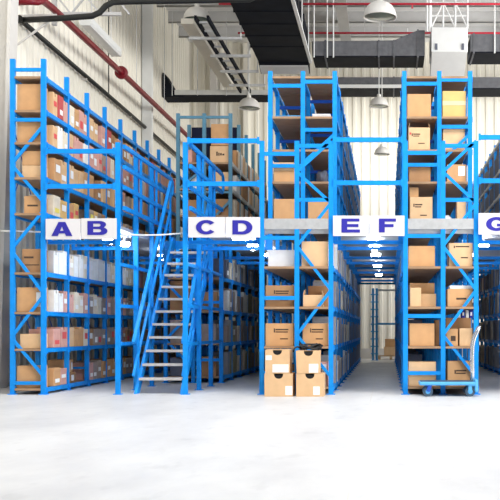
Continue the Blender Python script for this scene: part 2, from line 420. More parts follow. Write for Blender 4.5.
def fill(kind, bay, lv, z, X, face, pal, wid, hgt, group, where, notchp=0.4, labelp=0.6, depth=0.34, skip=(), labcols=('paper',), parts=True):
    y0, y1 = rowY(bay) + (0.05 if not (bay == 0 and kind == 'file_box') else 0.33) + (0.40 if (kind == 'document_box' and where == 'rack behind the stairs' and bay == (3 if lv < 4 else 4)) else 0), rowY(bay + 1) - 0.05
    n = max(2, int((y1 - y0) / wid)); w = round((y1 - y0) / n - 0.012, 3)
    for i in range(n):
        r = random.random()
        if i in skip: continue
        mname = random.choice(pal); h = random.choice(hgt); notch = random.random() < notchp
        t = thing_or_box = None
        yc = y0 + (i + 0.5) * (y1 - y0) / n + random.uniform(-0.003, 0.003)
        o = bpy.data.objects.new(kind, filebox_mesh(w - 0.004, h, depth, mname, notch)); COL.objects.link(o)
        o.location = (X + face * (0.028 + random.uniform(-0.012, 0.012)), yc, z + 0.009)
        o.rotation_euler = (0, 0, 0 if face > 0 else PI)
        tag(o, f'{COLW[mname]} file box, {ORD[i]} along in {ORD[bay - (3 if "stairs" in where else 0)]} bay, {ORD[lv]} shelf up, {where}', 'file box', group)
        if parts and random.random() < labelp:
            lc = random.choice(labcols)
            lw, lh = (round(w * 0.62, 3), round(h * random.choice((0.22, 0.34)), 3))
            q = bpy.data.objects.new('spine_label', slab_mesh('spine_label', lw, lh, lc)); COL.objects.link(q)
            q.parent = o; q.location = (0.003, 0, h * random.choice((0.18, 0.42)))
# ---- rack along the wall: every box that shows
WA = 'rack beside letter A'
palA = {0: (['kraft', 'kraft', 'kraftlight', 'pink'], 0.25, [0.24, 0.26], 0.1),
        1: (['kraft', 'pink', 'kraftlight', 'cream'], 0.22, [0.27, 0.30], 0.2),
        2: (['pink', 'cream', 'white', 'white'], 0.20, [0.28, 0.32], 0.5),
        3: (['white', 'cream', 'white', 'white'], 0.20, [0.32, 0.36], 0.8),
        4: (['kraft', 'kraftyellow', 'cream', 'kraftlight'], 0.22, [0.27, 0.30], 0.2),
        5: (['kraft', 'kraftlight', 'kraft'], 0.22, [0.33, 0.36], 0.1),
        6: (['pink', 'kraftlight', 'cream', 'pink', 'white'], 0.20, [0.31, 0.34], 0.5),
        7: (['pink', 'red', 'kraft', 'cream', 'kraftlight', 'pink'], 0.20, [0.31, 0.34], 0.4)}
lab = {4: ('yellowpaper', 'redpaper', 'paper', 'paper'), 6: ('paper', 'redpaper'), 7: ('paper', 'paper', 'redpaper'), 1: ('paper', 'redpaper')}
for bay in range(9):
    for lv, z in enumerate(ABL + ABU[:4]):
        pal, wid, hgt, npr = palA[lv]
        if bay >= 2 and lv == 0: pal = ['greybrown', 'kraft', 'pink', 'greybrown']; npr = 0.5; hgt = [0.28, 0.30]; wid = 0.20
        if bay >= 2 and lv == 1: pal = ['greybrown', 'greybrown', 'kraftdark', 'pink']
        if bay >= 2 and lv == 2: pal = ['pink', 'cream', 'greybrown', 'white']
        if bay >= 3 and lv == 3: pal = ['cream', 'cream', 'pink', 'grey', 'white']
        if bay >= 2 and lv >= 4: pal = pal + ['kraftdark', 'greybrown', 'pink']
        skip = ()
        if bay == 1 and lv == 0: skip = (0, 1, 2, 3)
        if bay == 1 and lv == 4: skip = (2, 3)
        if lv >= 4 and bay >= 2 and random.random() < 0.4: skip = (random.randrange(4),)
        fill('file_box', bay, lv, z, XA[-1], 1, pal, wid, hgt, 'file boxes on the rack beside letter A', WA, npr, 0.8 if bay < 5 else 0.0, 0.36, skip, lab.get(lv, ('paper',)))
# ---- rack behind the stairs
for bay in range(3, 9):
    for lv, z in enumerate(LOW):
        pal = ['grey', 'greybrown', 'cream', 'olive'] if lv < 2 else (['cream', 'olive', 'white', 'greybrown'] if lv == 2 else ['white', 'cream', 'grey', 'slate', 'white'])
        fill('document_box', bay, lv, z, XB[-1], 1, pal, 0.24, [0.30, 0.36, 0.40], 'document boxes on the lower rack behind the stairs', 'rack behind the stairs', 0.3, 0.3 if bay < 5 else 0, 0.34)
for bay in range(4, 9):
    for lv, z in enumerate(BU[:4]):
        fill('document_box', bay, lv + 4, z, XB[-1], 1, ['kraft', 'cream', 'kraftlight', 'white', 'kraftdark'], 0.24, [0.30, 0.34], 'document boxes on the upper rack behind the stairs', 'rack behind the stairs', 0.2, 0.0, 0.30, skip=())
# ---- rack faces along the E, F and G aisles
for bay in range(0, 6):
    for lv, z in enumerate(LOW):
        fill('document_box', bay, lv, z, XD[-1], 1, ['grey', 'greybrown', 'cream', 'grey', 'white'], 0.3, [0.32, 0.38, 0.42], 'document boxes facing the aisle under letter E', 'aisle side under letter E', 0.2, 0, 0.34, skip=((0, 1) if bay == 0 else ()))
for bay in range(5, 11):
    for lv, z in enumerate(LOW):
        if bay > 9 and lv < 3: continue
        fill('document_box', bay, lv, z, XH[0], -1, ['grey', 'slate', 'cream', 'grey'], 0.3, [0.34, 0.40, 0.42], 'document boxes facing the aisle under letter G', 'aisle side under letter G', 0.2, 0, 0.34)
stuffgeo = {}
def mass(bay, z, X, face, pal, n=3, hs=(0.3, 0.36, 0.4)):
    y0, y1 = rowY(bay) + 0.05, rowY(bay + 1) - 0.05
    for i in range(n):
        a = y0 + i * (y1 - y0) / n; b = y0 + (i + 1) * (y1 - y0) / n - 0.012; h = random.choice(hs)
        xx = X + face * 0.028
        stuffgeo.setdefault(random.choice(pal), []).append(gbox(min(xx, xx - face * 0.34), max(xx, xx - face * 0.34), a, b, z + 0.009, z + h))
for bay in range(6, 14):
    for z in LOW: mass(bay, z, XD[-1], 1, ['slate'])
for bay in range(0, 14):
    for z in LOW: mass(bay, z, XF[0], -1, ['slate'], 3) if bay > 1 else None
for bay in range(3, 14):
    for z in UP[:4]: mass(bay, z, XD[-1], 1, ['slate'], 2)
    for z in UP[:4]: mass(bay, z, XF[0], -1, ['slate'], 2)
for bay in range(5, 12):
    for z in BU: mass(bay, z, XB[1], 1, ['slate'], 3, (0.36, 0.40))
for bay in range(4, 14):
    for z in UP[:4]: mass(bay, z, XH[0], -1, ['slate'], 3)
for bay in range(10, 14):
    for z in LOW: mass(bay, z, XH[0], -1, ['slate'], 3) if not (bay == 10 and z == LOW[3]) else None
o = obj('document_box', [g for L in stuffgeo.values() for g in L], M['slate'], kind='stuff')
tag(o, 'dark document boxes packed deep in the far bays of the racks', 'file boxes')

# ------------------------------------------------------------------ cartons on the rack ends
def carton(label, px0, px1, ptop, zbase, Yf, depth=0.4, m='kraft', rot=0.0, print_=None, labels=(), tape=True, openflaps=False, group=None, name='carton', ybot=None):
    s = sc(Yf)
    x0, x1 = PX(px0, Yf), PX(px1, Yf); zt = PZ(ptop, Yf)
    mid = (x0 + x1) / 2
    for a, b in ((XB[0], XB[1]), (XB[1], XB[2]), (XD[0], XD[1]), (XD[1], XD[2]), (XF[0], XF[1]), (XF[1], XF[2]), (XA[0], XA[1])):
        if a < mid < b and Yf < 6: x0 = max(x0, a + 0.045); x1 = min(x1, b - 0.045)
    w, h = x1 - x0, zt - zbase
    r = thing(name, label, 'carton', ((x0 + x1) / 2, Yf + depth / 2, zbase + 0.001), group, rot)
    hd, hw = depth / 2, w / 2
    obj('box_body', [gbox(-hw, hw, -hd, hd, 0, h)], M[m], r, bev=0.006)
    if tape:
        tw = 0.028
        obj('packing_tape', [gbox(-hw - 0.001, hw + 0.001, -tw, tw, h, h + 0.002), gbox(-hw - 0.0025, -hw - 0.0005, -tw, tw, h - 0.07, h + 0.002), gbox(hw + 0.0005, hw + 0.0025, -tw, tw, h - 0.07, h + 0.002)], M['tape'], r)
    if openflaps:
        g = [gbar((-hw, -hd + 0.0, h), (-hw - 0.05, -hd + 0.0, h + 0.05), 0.004, depth * 0.9, (0, 1, 0))]
        obj('box_flap', [gprism([(-hw, h - 0.002), (-hw + 0.004, h + 0.002), (-hw + 0.02, h + 0.07), (-hw + 0.016, h + 0.07)], 'y', -hd, hd)], M[m], r)
        obj('box_flap', [gprism([(hw, h - 0.002), (hw - 0.004, h + 0.002), (hw - 0.02, h + 0.06), (hw - 0.016, h + 0.06)], 'y', -hd, hd)], M[m], r)
    if print_:
        g = []
        for (u0, v0, u1, v1) in print_:      # fractions of the front face
            g.append(gbox(-hw + u0 * w, -hw + u1 * w, -hd - 0.002, -hd - 0.0003, h * v0, h * v1))
        obj('print', g, M['ink'], r)
    for (u0, v0, u1, v1, lm) in labels:
        obj('paper_label', [gbox(-hw + u0 * w, -hw + u1 * w, -hd - 0.003, -hd - 0.0004, h * v0, h * v1)], M[lm], r)
    return r
MARK = [(0.30, 0.60, 0.34, 0.78), (0.36, 0.70, 0.82, 0.76), (0.36, 0.60, 0.80, 0.65), (0.52, 0.30, 0.80, 0.345)]
MARK2 = [(0.15, 0.62, 0.20, 0.74), (0.22, 0.68, 0.55, 0.73), (0.22, 0.60, 0.50, 0.64), (0.45, 0.28, 0.75, 0.32)]
Yl, Yu = 0.03, rowY(1) + 0.03
# D-E rack, lower, near column
carton('kraft carton with dark print on the third shelf up, column nearest letter D', 264, 294.5, 285.5, LOW[2], Yl, 0.42, 'kraftdark', print_=MARK)
carton('printed kraft carton on the second shelf, above the floor stack under letter D', 264, 293.5, 323.5, LOW[1], Yl, 0.42, 'kraft', print_=MARK)
carton('greyish wrapped carton directly under the walkway, column nearest letter D', 268, 294.5, 250, LOW[3], Yl + .05, 0.4, 'plasticbag', tape=False)
carton('plain dark carton on the bottom shelf hidden behind the floor stack', 265, 294, 365, LOW[0], Yl + 0.1, 0.4, 'kraftdark')
# D-E rack, lower, column nearest E
carton('big plain kraft carton directly under the walkway, column nearest letter E', 301.5, 328, 241.5, LOW[3], Yl, 0.42, 'kraftlight')
carton('brown carton at the back of the third shelf, column nearest letter E', 308, 328.5, 286, LOW[2], Yl + 0.22, 0.2, 'kraftdark')
carton('small light open carton at the front of the third shelf near letter E', 303, 323, 295, LOW[2], Yl, 0.2, 'kraftlight', tape=False, openflaps=True)
carton('printed kraft carton on the second shelf near letter E, brace crossing it', 302.5, 328.5, 323.5, LOW[1], Yl, 0.42, 'kraft', print_=MARK)
carton('pinkish carton on the bottom shelf, peeping beside the tilted floor box', 320, 329, 362, LOW[0], Yl, 0.36, 'pink', labels=((0.2, 0.5, 0.8, 0.9, 'paper'),))
# D-E rack, upper
carton('kraft carton standing on the walkway level, upper bay nearest letter D', 273, 296, 199, UP[0], Yu, 0.42, 'kraft')
carton('kraft carton on the walkway level, upper bay nearest letter E', 308, 329, 199, UP[0], Yu, 0.42, 'kraft')
carton('flat kraft carton, lower one of two on the upper bay shelf near letter D', 273.5, 296.5, 171, UP[1], Yu, 0.42, 'kraft')
carton('thin kraft carton, upper one of two on the upper bay shelf near letter D', 273, 294, 162.5, PZ(171, Yu) + 0.003, Yu, 0.40, 'kraftlight')
# F-G rack, upper
carton('kraft carton on the highest filled shelf of the F column, plain front', 406.5, 431, 94, UP[3], Yu, 0.42, 'kraft', labels=())
carton('yellowish taped carton on the highest filled shelf, G column', 442.5, 466, 91, UP[3], Yu, 0.42, 'kraftyellow', labels=((0.0, 0.45, 1.0, 0.62, 'tape'),))
carton('open-topped carton with red and black print, second shelf down, F column', 408.5, 430, 127.5, UP[2], Yu, 0.42, 'kraftlight', tape=False, openflaps=True, print_=MARK2, labels=((0.05, 0.68, 0.13, 0.78, 'redpaper'),))
carton('light kraft carton on the second shelf down, G column', 443, 465, 129, UP[2], Yu, 0.42, 'kraftlight')
carton('dark kraft carton on the third shelf down, F column', 409, 430.5, 166, UP[1], Yu, 0.42, 'kraftdark')
carton('kraft carton bearing a white paper label, third shelf down, G column', 447, 466.5, 164.5, UP[1], Yu, 0.42, 'kraft', labels=((0.58, 0.35, 0.92, 0.9, 'paper'),), print_=[(0.66, 0.5, 0.84, 0.62)])
carton('large printed carton standing on the walkway level, F column', 410, 432.5, 197, UP[0], Yu, 0.42, 'kraftlight', print_=MARK2)
carton('small carton perched on the large printed carton, F column', 409.5, 418.5, 187.5, PZ(197, Yu) + 0.004, Yu + 0.03, 0.2, 'kraft')
carton('narrow tilted carton on the walkway level beside the white bag', 457, 466, 201, UP[0], Yu, 0.3, 'kraftlight')
# F-G rack, lower
carton('large kraft carton right under the walkway, F column', 408.5, 435, 246, LOW[3], Yl, 0.42, 'kraft')
carton('large printed carton right under the walkway, G column', 449, 473.5, 243, LOW[3], Yl, 0.42, 'kraftlight', print_=[(0.2, 0.78, 0.25, 0.88), (0.28, 0.82, 0.85, 0.87), (0.5, 0.35, 0.8, 0.4)])
carton('wide kraft carton at the back of the third shelf, F column', 410, 434.5, 283, LOW[2], Yl + 0.24, 0.18, 'kraft')
carton('low kraft carton at the front of the third shelf, F column', 413, 436, 294, LOW[2], Yl + 0.12, 0.11, 'kraftlight')
carton('tiny kraft carton at the very front of the third shelf, F column', 410, 421, 288, LOW[2], Yl, 0.10, 'kraftlight')
carton('kraft carton topped with white papers on the third shelf, G column', 447.5, 473.5, 289, LOW[2], Yl, 0.42, 'kraft', print_=[(0.35, 0.4, 0.75, 0.5)], tape=False, labels=())
carton('kraft carton on the second shelf, F column, above the trolley deck', 409.5, 434.5, 323.5, LOW[1], Yl, 0.42, 'kraft')
carton('dark carton squeezed behind at the inner end of the second shelf, F column', 435, 440, 320, LOW[1], Yl + 0.1, 0.3, 'kraftdark', tape=False)
carton('small light carton on the second shelf, near the G post', 459.5, 473.5, 328.5, LOW[1], Yl, 0.2, 'kraftlight')
carton('small carton with dark print on the second shelf, G column, brace in front', 446, 458, 329, LOW[1], Yl, 0.2, 'kraft', print_=[(0.4, 0.3, 0.8, 0.6)])
carton('wide brown carton behind the two small ones, second shelf, G column', 446, 473.5, 318, LOW[1], Yl + 0.24, 0.18, 'kraftdark')
carton('kraft carton on the bottom shelf, F column, behind the trolley', 408.5, 436, 362, LOW[0], Yl, 0.42, 'kraftlight')
carton('printed kraft carton on the bottom shelf, G column, behind the trolley', 447.5, 473, 361.5, LOW[0], Yl, 0.42, 'kraft', print_=[(0.28, 0.5, 0.33, 0.66), (0.34, 0.6, 0.75, 0.66), (0.34, 0.5, 0.72, 0.55)])
# A rack end
def acart(label, a, b, top, z, m='kraft', **k): return carton(label, a, b, top, z, 0.03, k.pop('depth', 0.28), m, **k)
acart('plain kraft carton on the highest shelf of the end bay by the column', 17, 41.5, 84, ABU[3], 'kraft')
acart('kraft carton one shelf below the highest in the end bay by the column', 17, 41.5, 122, ABU[2], 'kraft')
acart('upper part-hidden kraft carton on the sixth shelf, end bay by the column', 22, 41.5, 151, PZ(165.4, 0.03) + 0.004, 'kraft')
acart('lower kraft carton of two on the sixth shelf, end bay by the column', 22, 41.5, 165.4, ABU[1], 'kraftlight')
acart('printed carton beside the A sign, end bay by the column', 24, 41.5, 196, ABU[0], 'kraft', print_=[(0.2, 0.4, 0.8, 0.5)])
acart('printed dark carton on the fourth shelf up, end bay by the column', 22, 41.5, 249, ABL[3], 'kraftdark', print_=[(0.1, 0.6, 0.6, 0.68), (0.15, 0.3, 0.9, 0.34)])
acart('kraft carton with a white sheet on the third shelf, end bay', 15.5, 41.5, 287.5, ABL[2], 'kraft', labels=((0.8, 0.2, 1.0, 0.8, 'paper'),))
acart('light carton with a pale end on the second shelf, end bay', 20, 41.5, 334, ABL[1], 'kraftlight')
acart('long kraft carton on the bottom shelf, end bay by the column', 16.5, 41.5, 366, ABL[0], 'kraft')
# jumbled second bay, bottom shelf
yb = rowY(1)
r = thing('carton', 'crushed brown carton leaning on the bottom shelf beside the A rack post', 'carton', (XA[-1] - 0.22, yb + 0.40, ABL[0] + 0.002)); 
obj('box_body', [gbox(-0.16, 0.16, -0.28, 0.22, 0, 0.16)], M['kraftdark'], r, bev=0.01); obj('paper_label', [gbox(0.161, 0.164, 0.0, 0.12, 0.03, 0.12)], M['paper'], r)
r = thing('carton', 'brown carton sitting askew on top of the crushed one', 'carton', (XA[-1] - 0.22, yb + 0.38, ABL[0] + 0.166), rotz=0.15)
obj('box_body', [gbox(-0.15, 0.15, -0.26, 0.24, 0, 0.20)], M['kraft'], r, bev=0.01); obj('paper_label', [gbox(0.151, 0.154, 0.06, 0.16, 0.04, 0.15)], M['paper'], r)
# upper bay behind the stairs, end cartons
Yb = rowY(4) + 0.04
def bcart(label, a, b, top, z, m, **k): return carton(label, a, b, top, z, Yb, 0.36, m, **k)
bcart('light carton topmost of the pair beside the grey-green post', 211, 232.5, 124, PZ(145.5, Yb), 'kraft')
bcart('carton with dark handwriting-like print under the topmost one, grey-green bay', 210, 232.5, 146, BU[3], 'kraftlight', print_=[(0.34, 0.42, 0.42, 0.66), (0.45, 0.42, 0.52, 0.60), (0.55, 0.44, 0.64, 0.58), (0.67, 0.44, 0.78, 0.54)])
bcart('light carton two shelves below the printed one, grey-green bay', 212, 233, 172, BU[2], 'kraftlight')
bcart('dark carton just over the C and D signs, grey-green bay', 212, 233, 199, BU[1], 'kraftdark')
for i, (a, b, t, z, mm, lb) in enumerate(((184, 192, 150, BU[3], 'pink', 'pink carton in the dark half of the grey-green bay'), (192, 203, 176, BU[2], 'white', 'white carton in the dark half of the grey-green bay'), (184, 196, 200, BU[1], 'kraftdark', 'brown carton low in the dark half of the grey-green bay'))):
    bcart(lb, a, b, t, z, mm)
# cartons on the lower rack seen between the stair treads
Ys = rowY(3) + 0.05
for (a, b, t, z, mm, lb) in ((170, 190, 281, LOW[2], 'kraftdark', 'brown carton seen between the upper stair treads'), (168, 178, 292, LOW[2], 'slate', 'dark carton low behind the upper stair treads'),
                             (196, 217, 292, LOW[2], 'kraftdark', 'brown carton behind the stair handrail, third shelf'), (170, 186, 320, LOW[1], 'greybrown', 'grey-brown carton seen between the middle stair treads'),
                             (198, 216, 324, LOW[1], 'greybrown', 'grey-brown carton behind the stair handrail, second shelf'), (196, 216, 357, LOW[0], 'kraftdark', 'brown carton behind the stair foot, bottom shelf'),
                             (170, 186, 358, LOW[0], 'slate', 'slate carton seen between the lowest stair treads')):
    if (a, t) == (168, 292): continue
    carton(lb, a, b, t, z, Ys, 0.36, mm)
# loose things on shelves
o = obj('paper_pile', [gbox(-0.17, 0.17, -0.18, 0.18, i*0.012, i*0.012 + 0.011) for i in range(4)], M['paper'], None, (PX(461, 0.2), 0.24, PZ(289, 0.03) + 0.004)); tag(o, 'white papers lying on the carton, third shelf, G column', 'papers')
for i, px in enumerate((459, 463, 467, 471)):
    t = thing('binder', f'{ORD[i]} white and blue binder from the brace, standing on the brown carton, G column', 'binder', (PX(px, 0.3), 0.34, PZ(318, Yl + 0.24) + 0.004), 'binders on the brown carton')
    obj('cover', [gbox(-0.022, 0.022, -0.08, 0.08, 0, 0.11)], M['white' if i % 2 == 0 else 'letter'], t, bev=0.004)
    obj('spine_label', [gbox(-0.012, 0.012, -0.083, -0.081, 0.03, 0.08)], M['paper'], t)
def blob(name, label, cat, loc, size, m, seed):
    rnd = random.Random(seed); bm = bmesh.new(); bmesh.ops.create_icosphere(bm, subdivisions=3, radius=1.0)
    for v in bm.verts:
        k = 1 + 0.22 * math.sin(5 * v.co.x + seed) * math.cos(4 * v.co.y - seed) + rnd.uniform(-0.06, 0.06)
        v.co = Vector((v.co.x * size[0] * k, v.co.y * size[1] * k, max(-0.75, v.co.z) * size[2] * k))
    zm = min(v.co.z for v in bm.verts)
    for v in bm.verts: v.co.z -= zm
    me = bpy.data.meshes.new(name); bm.to_mesh(me); bm.free(); me.materials.append(m); me.shade_smooth()
    o = bpy.data.objects.new(name, me); COL.objects.link(o); o.location = loc; return tag(o, label, cat)
blob('plastic_bag', 'crumpled white plastic bag beside the centre post on the walkway level', 'bag', (PX(446.5, Yu), Yu + 0.2, UP[0] + 0.002), (0.105, 0.14, 0.075), M['plasticbag'], 3)
blob('plastic_bag', 'small blue-grey bag on the upper shelf near letter E, behind the brace', 'bag', (PX(321, Yu), Yu + 0.3, UP[1] + 0.002), (0.09, 0.14, 0.12), M['slate'], 5)
t = thing('spare_beam', 'pale blue beam offcut lying on the high empty shelf of the D column', 'beam', (PX(289, 1.35), 1.35, UP[3] + 0.002))
obj('beam_rail', [gbox(-0.19, 0.185, -0.03, 0.03, 0.02, 0.09)], M['trolley'], t, bev=0.004); obj('end_plate', [gbox(0.185, 0.195, -0.05, 0.05, 0, 0.13)], M['trolley'], t)
o = obj('folded_sheet', [gbox(-0.14, 0.14, -0.15, 0.15, i*0.03, i*0.03 + 0.026) for i in range(3)], M['paper'], None, (PX(322, 1.35), 1.35, UP[3] + 0.002)); tag(o, 'white folded sheet on the high empty shelf of the E column', 'sheet')

# ------------------------------------------------------------------ four file cartons on the floor
def floor_carton(label, px0, px1, ptop, zb, Yf, labels, rot=0.0, taper=0.0):
    x0, x1 = PX(px0, Yf), PX(px1, Yf); h = PZ(ptop, Yf) - zb; w = x1 - x0; d = 0.38; hw, hd = w/2, d/2
    r = thing('carton', label, 'carton', ((x0 + x1)/2, Yf + hd, zb + 0.001), None, rot)
    n = 10; R = 0.062; cx = 0.0
    poly = [(-hw, 0), (hw, 0), (hw + taper, h), (cx + R, h)] + [(cx + R * math.cos(a), h - 0.02 - R * 0.85 * math.sin(a)) for a in [PI * i / n for i in range(n + 1)]] + [(cx - R, h), (-hw - taper, h)]
    obj('front_panel', [gprism(poly, 'y', -hd, -hd + 0.008)], M['kraftlight'], r)
    obj('box_body', [gbox(-hw, -hw + 0.008, -hd + 0.008, hd, 0, h), gbox(hw - 0.008, hw, -hd + 0.008, hd, 0, h), gbox(-hw + 0.008, hw - 0.008, hd - 0.008, hd, 0, h), gbox(-hw + 0.008, hw - 0.008, -hd + 0.008, hd - 0.008, 0, 0.008),
                     gbox(-hw + 0.008, hw - 0.008, -hd + 0.07, hd - 0.008, h - 0.008, h)], M['kraftlight'], r)
    obj('hole_shade', [gbox(-hw + 0.02, hw - 0.02, -hd + 0.02, hd - 0.02, 0.01, h - 0.02)], M['black'], r)  # black block giving the shade behind the hand hole
    for u0, v0, u1, v1 in labels:
        obj('paper_label', [gbox(-hw + u0*w, -hw + u1*w, -hd - 0.003, -hd - 0.0005, h*v0, h*v1)], M['paper'], r)
    return r
Yc = -0.44
zt = PZ(373.6, Yc)
floor_carton('open file carton on the floor before the rack, bottom of the stack nearest letter D', 264.5, 292.6, 373.6, 0, Yc, [(0.74, 0.07, 0.99, 0.46)])
floor_carton('file carton with two white labels, on top of the stack nearest letter D', 265.2, 289.5, 349.8, zt + 0.003, Yc, [(0.30, 0.04, 0.96, 0.38), (0.02, 0.56, 0.27, 0.76)])
floor_carton('open file carton on the floor, bottom of the stack under the black cables', 296.2, 323.6, 373.6, 0, Yc, [(0.62, 0.07, 0.86, 0.44)])
floor_carton('slightly twisted file carton carrying the coil of black cables', 296.2, 319.5, 350.8, zt + 0.003, Yc, [(0.52, 0.03, 0.92, 0.42)], rot=0.04, taper=0.012)
t = thing('cable_coil', 'untidy coil of black cable lying on the twisted carton', 'cable', (PX(309, Yc), Yc + 0.14, PZ(350.8, Yc) + 0.006))
for k, (dx, ph, rx, rz) in enumerate(((0.0, 0, 0.13, 0.03), (0.03, 1.1, 0.14, 0.045), (-0.02, 2.2, 0.12, 0.055), (0.05, 3.0, 0.10, 0.04), (0.02, 4.2, 0.15, 0.03))):
    pts = [(dx + rx * math.cos(a), 0.09 * math.sin(a + 0.3*ph), 0.014 + 0.010*k + rz * 0.5 * (1 + math.sin(2*a + ph))) for a in [2*PI*i/28 for i in range(28)]]
    obj('cable_loop', [gtube(pts, 0.011, 7, True)], M['black'], t, smooth=True)
obj('cable_end', [gtube([(-0.12, -0.05, 0.03), (-0.17, -0.1, 0.05), (-0.2, -0.13, 0.03), (-0.215, -0.15, -0.02)], 0.012, 7)], M['black'], t, smooth=True)
obj('plug', [gbox(0.1, 0.17, -0.06, -0.02, 0.01, 0.05)], M['black'], t, bev=0.008)

# ------------------------------------------------------------------ platform trolley
Yt = -0.42
tx0, tx1 = PX(418.5, Yt), PX(478, Yt)
t = thing('platform_trolley', 'blue platform trolley with a bent steel push handle, parked before the rack', 'trolley', ((tx0 + tx1)/2, Yt, 0))
L2 = (tx1 - tx0)/2
zd0, zd1 = 0.155, 0.205
obj('deck', [gbox(-L2 + 0.01, L2 - 0.035, -0.04, 0.36, zd0, zd1)], M['trolley'], t, bev=0.015)
obj('deck_mat', [gbox(-L2 + 0.03, L2 - 0.07, -0.02, 0.34, zd1, zd1 + 0.006)], M['rubber'], t)
obj('bumper', [gbox(L2 - 0.05, L2, -0.045, 0.365, 0.06, 0.24)], M['trolley'], t, bev=0.02)
for cx, cast in ((-L2 + 0.13, True), (L2 - 0.11, False)):
    for cy in (-0.0, 0.32):
        w = obj('wheel', [glathe([(0.0, -0.018), (0.045, -0.018), (0.064, -0.016), (0.07, -0.008), (0.07, 0.008), (0.064, 0.016), (0.045, 0.018), (0.0, 0.018)], (cx, cy, 0.0705), 24, 'y')], M['rubber'], t, smooth=False)
        obj('hub', [glathe([(0.0, -0.022), (0.03, -0.022), (0.034, -0.018), (0.034, 0.018), (0.03, 0.022), (0.0, 0.022)], (cx, cy, 0.0705), 20, 'y')], M['trolley'], w)
        obj('wheel_fork', [gbar((cx, cy - 0.028, 0.07), (cx + (0.03 if cast else 0), cy - 0.028, zd0), 0.05, 0.006, (0, 1, 0)), gbar((cx, cy + 0.028, 0.07), (cx + (0.03 if cast else 0), cy + 0.028, zd0), 0.05, 0.006, (0, 1, 0)),
                           gbox(cx - 0.03, cx + 0.06, cy - 0.035, cy + 0.035, zd0 - 0.008, zd0)], M['bluedeep' if cast else 'trolley'], t)
hx = L2 - 0.07
prof = [(hx, zd1), (hx + 0.005, 0.35), (hx + 0.0, 0.55), (hx + 0.005, 0.70), (hx + 0.025, 0.80), (hx + 0.06, 0.88), (hx + 0.085, 0.94)]
pts = [(a, 0.02, z) for a, z in prof] + [(prof[-1][0] + 0.012, 0.03 , 0.965), (prof[-1][0] + 0.012, 0.30, 0.965)] + [(a, 0.31, z) for a, z in reversed(prof)]
obj('push_handle', [gtube(pts, 0.019, 10)], M['chrome'], t, smooth=True)
obj('handle_brace', [gtube([(hx + 0.002, 0.03, 0.48), (hx + 0.002, 0.30, 0.48)], 0.012, 8)], M['chrome'], t, smooth=True)

# ------------------------------------------------------------------ walkway decks over the aisles, lamps under them
def deck(x0, x1, lab, y1=13.0, y0=0.0):
    t = thing('walkway_deck', lab, 'walkway', ((x0 + x1)/2, y0, 2.44)); hw = (x1 - x0)/2
    obj('deck_panel', [gbox(-hw, hw, 0.0, y1 - y0, -0.05, 0.0)], M['deck'], t)
    obj('edge_channel', [gbox(-hw, hw, -0.03, 0.0, -0.14, 0.0)], M['blue'], t)
    ys = (0.06, 1.12, 3.16, 4.5, 6.05, 7.6, 9.4, 11.2, 12.8) if y1 - y0 > 5 else (0.10,)
    for y in ys:
        obj('cross_beam', [gbox(-hw, hw, y - 0.004, y + 0.004, -0.28, -0.24), gbox(-hw, hw, y - 0.03, y + 0.03, -0.243, -0.235), gbox(-hw, hw, y - 0.03, y + 0.03, -0.287, -0.279), gbox(-hw, -hw + 0.05, y - 0.02, y + 0.02, -0.24, -0.05), gbox(hw - 0.05, hw, y - 0.02, y + 0.02, -0.24, -0.05)], M['blue'], t)
    return t
gap = 0.040
deck(XA[-1] + gap, XB[0] - gap, 'blue-framed walkway deck over the aisle behind the A and B signs')
deck(XB[-1] + gap, XD[0] - gap, 'blue-framed walkway deck over the aisle behind the C and D signs')
deck(XD[-1] + gap, XF[0] - gap, 'blue-framed walkway deck over the aisle behind the E and F signs')
deck(XF[-1] + gap, XH[0] - gap, 'blue-framed walkway deck over the aisle behind the G sign')
deck(XB[0] + gap, XB[-1] - gap, 'landing deck at the top of the stairs', rowY(4) - 0.05, 2.76)
def deck_lamp(x, y, lab, rad=0.085):
    t = thing('pendant_lamp', lab, 'lamp', (x, y, 2.389), 'lamps under the walkway decks')
    obj('lamp_base', [glathe([(0.0, 0.0), (rad * 0.7, 0.0), (rad * 0.7, -0.02), (0.02, -0.025), (0.02, -0.08), (rad * 0.8, -0.09), (rad * 0.8, -0.10), (0, -0.10)], (0, 0, 0), 16)], M['lampshell'], t)
    obj('lamp_globe', [glathe([(rad, -0.10), (rad * 1.02, -0.12), (rad * 0.9, -0.16), (rad * 0.55, -0.19), (0.0, -0.20)], (0, 0, 0), 20)], M['glow'], t, smooth=True)
for nm, xc, ys in (('A and B', -4.10, (0.55, 1.3, 3.9)), ('C and D', -2.15, (0.40, 1.7, 3.7)), ('E and F', -0.20, (0.3, 1.8, 3.6, 6.6, 9.9)), ('G', 1.53, (1.5, 3.7, 5.4))):
    for i, y in enumerate(ys):
        deck_lamp(xc, y, f'{ORD[i]} lit globe lamp from the front under the walkway behind sign {nm}', 0.12 if i == 0 and nm[0] in 'AC' else 0.085)

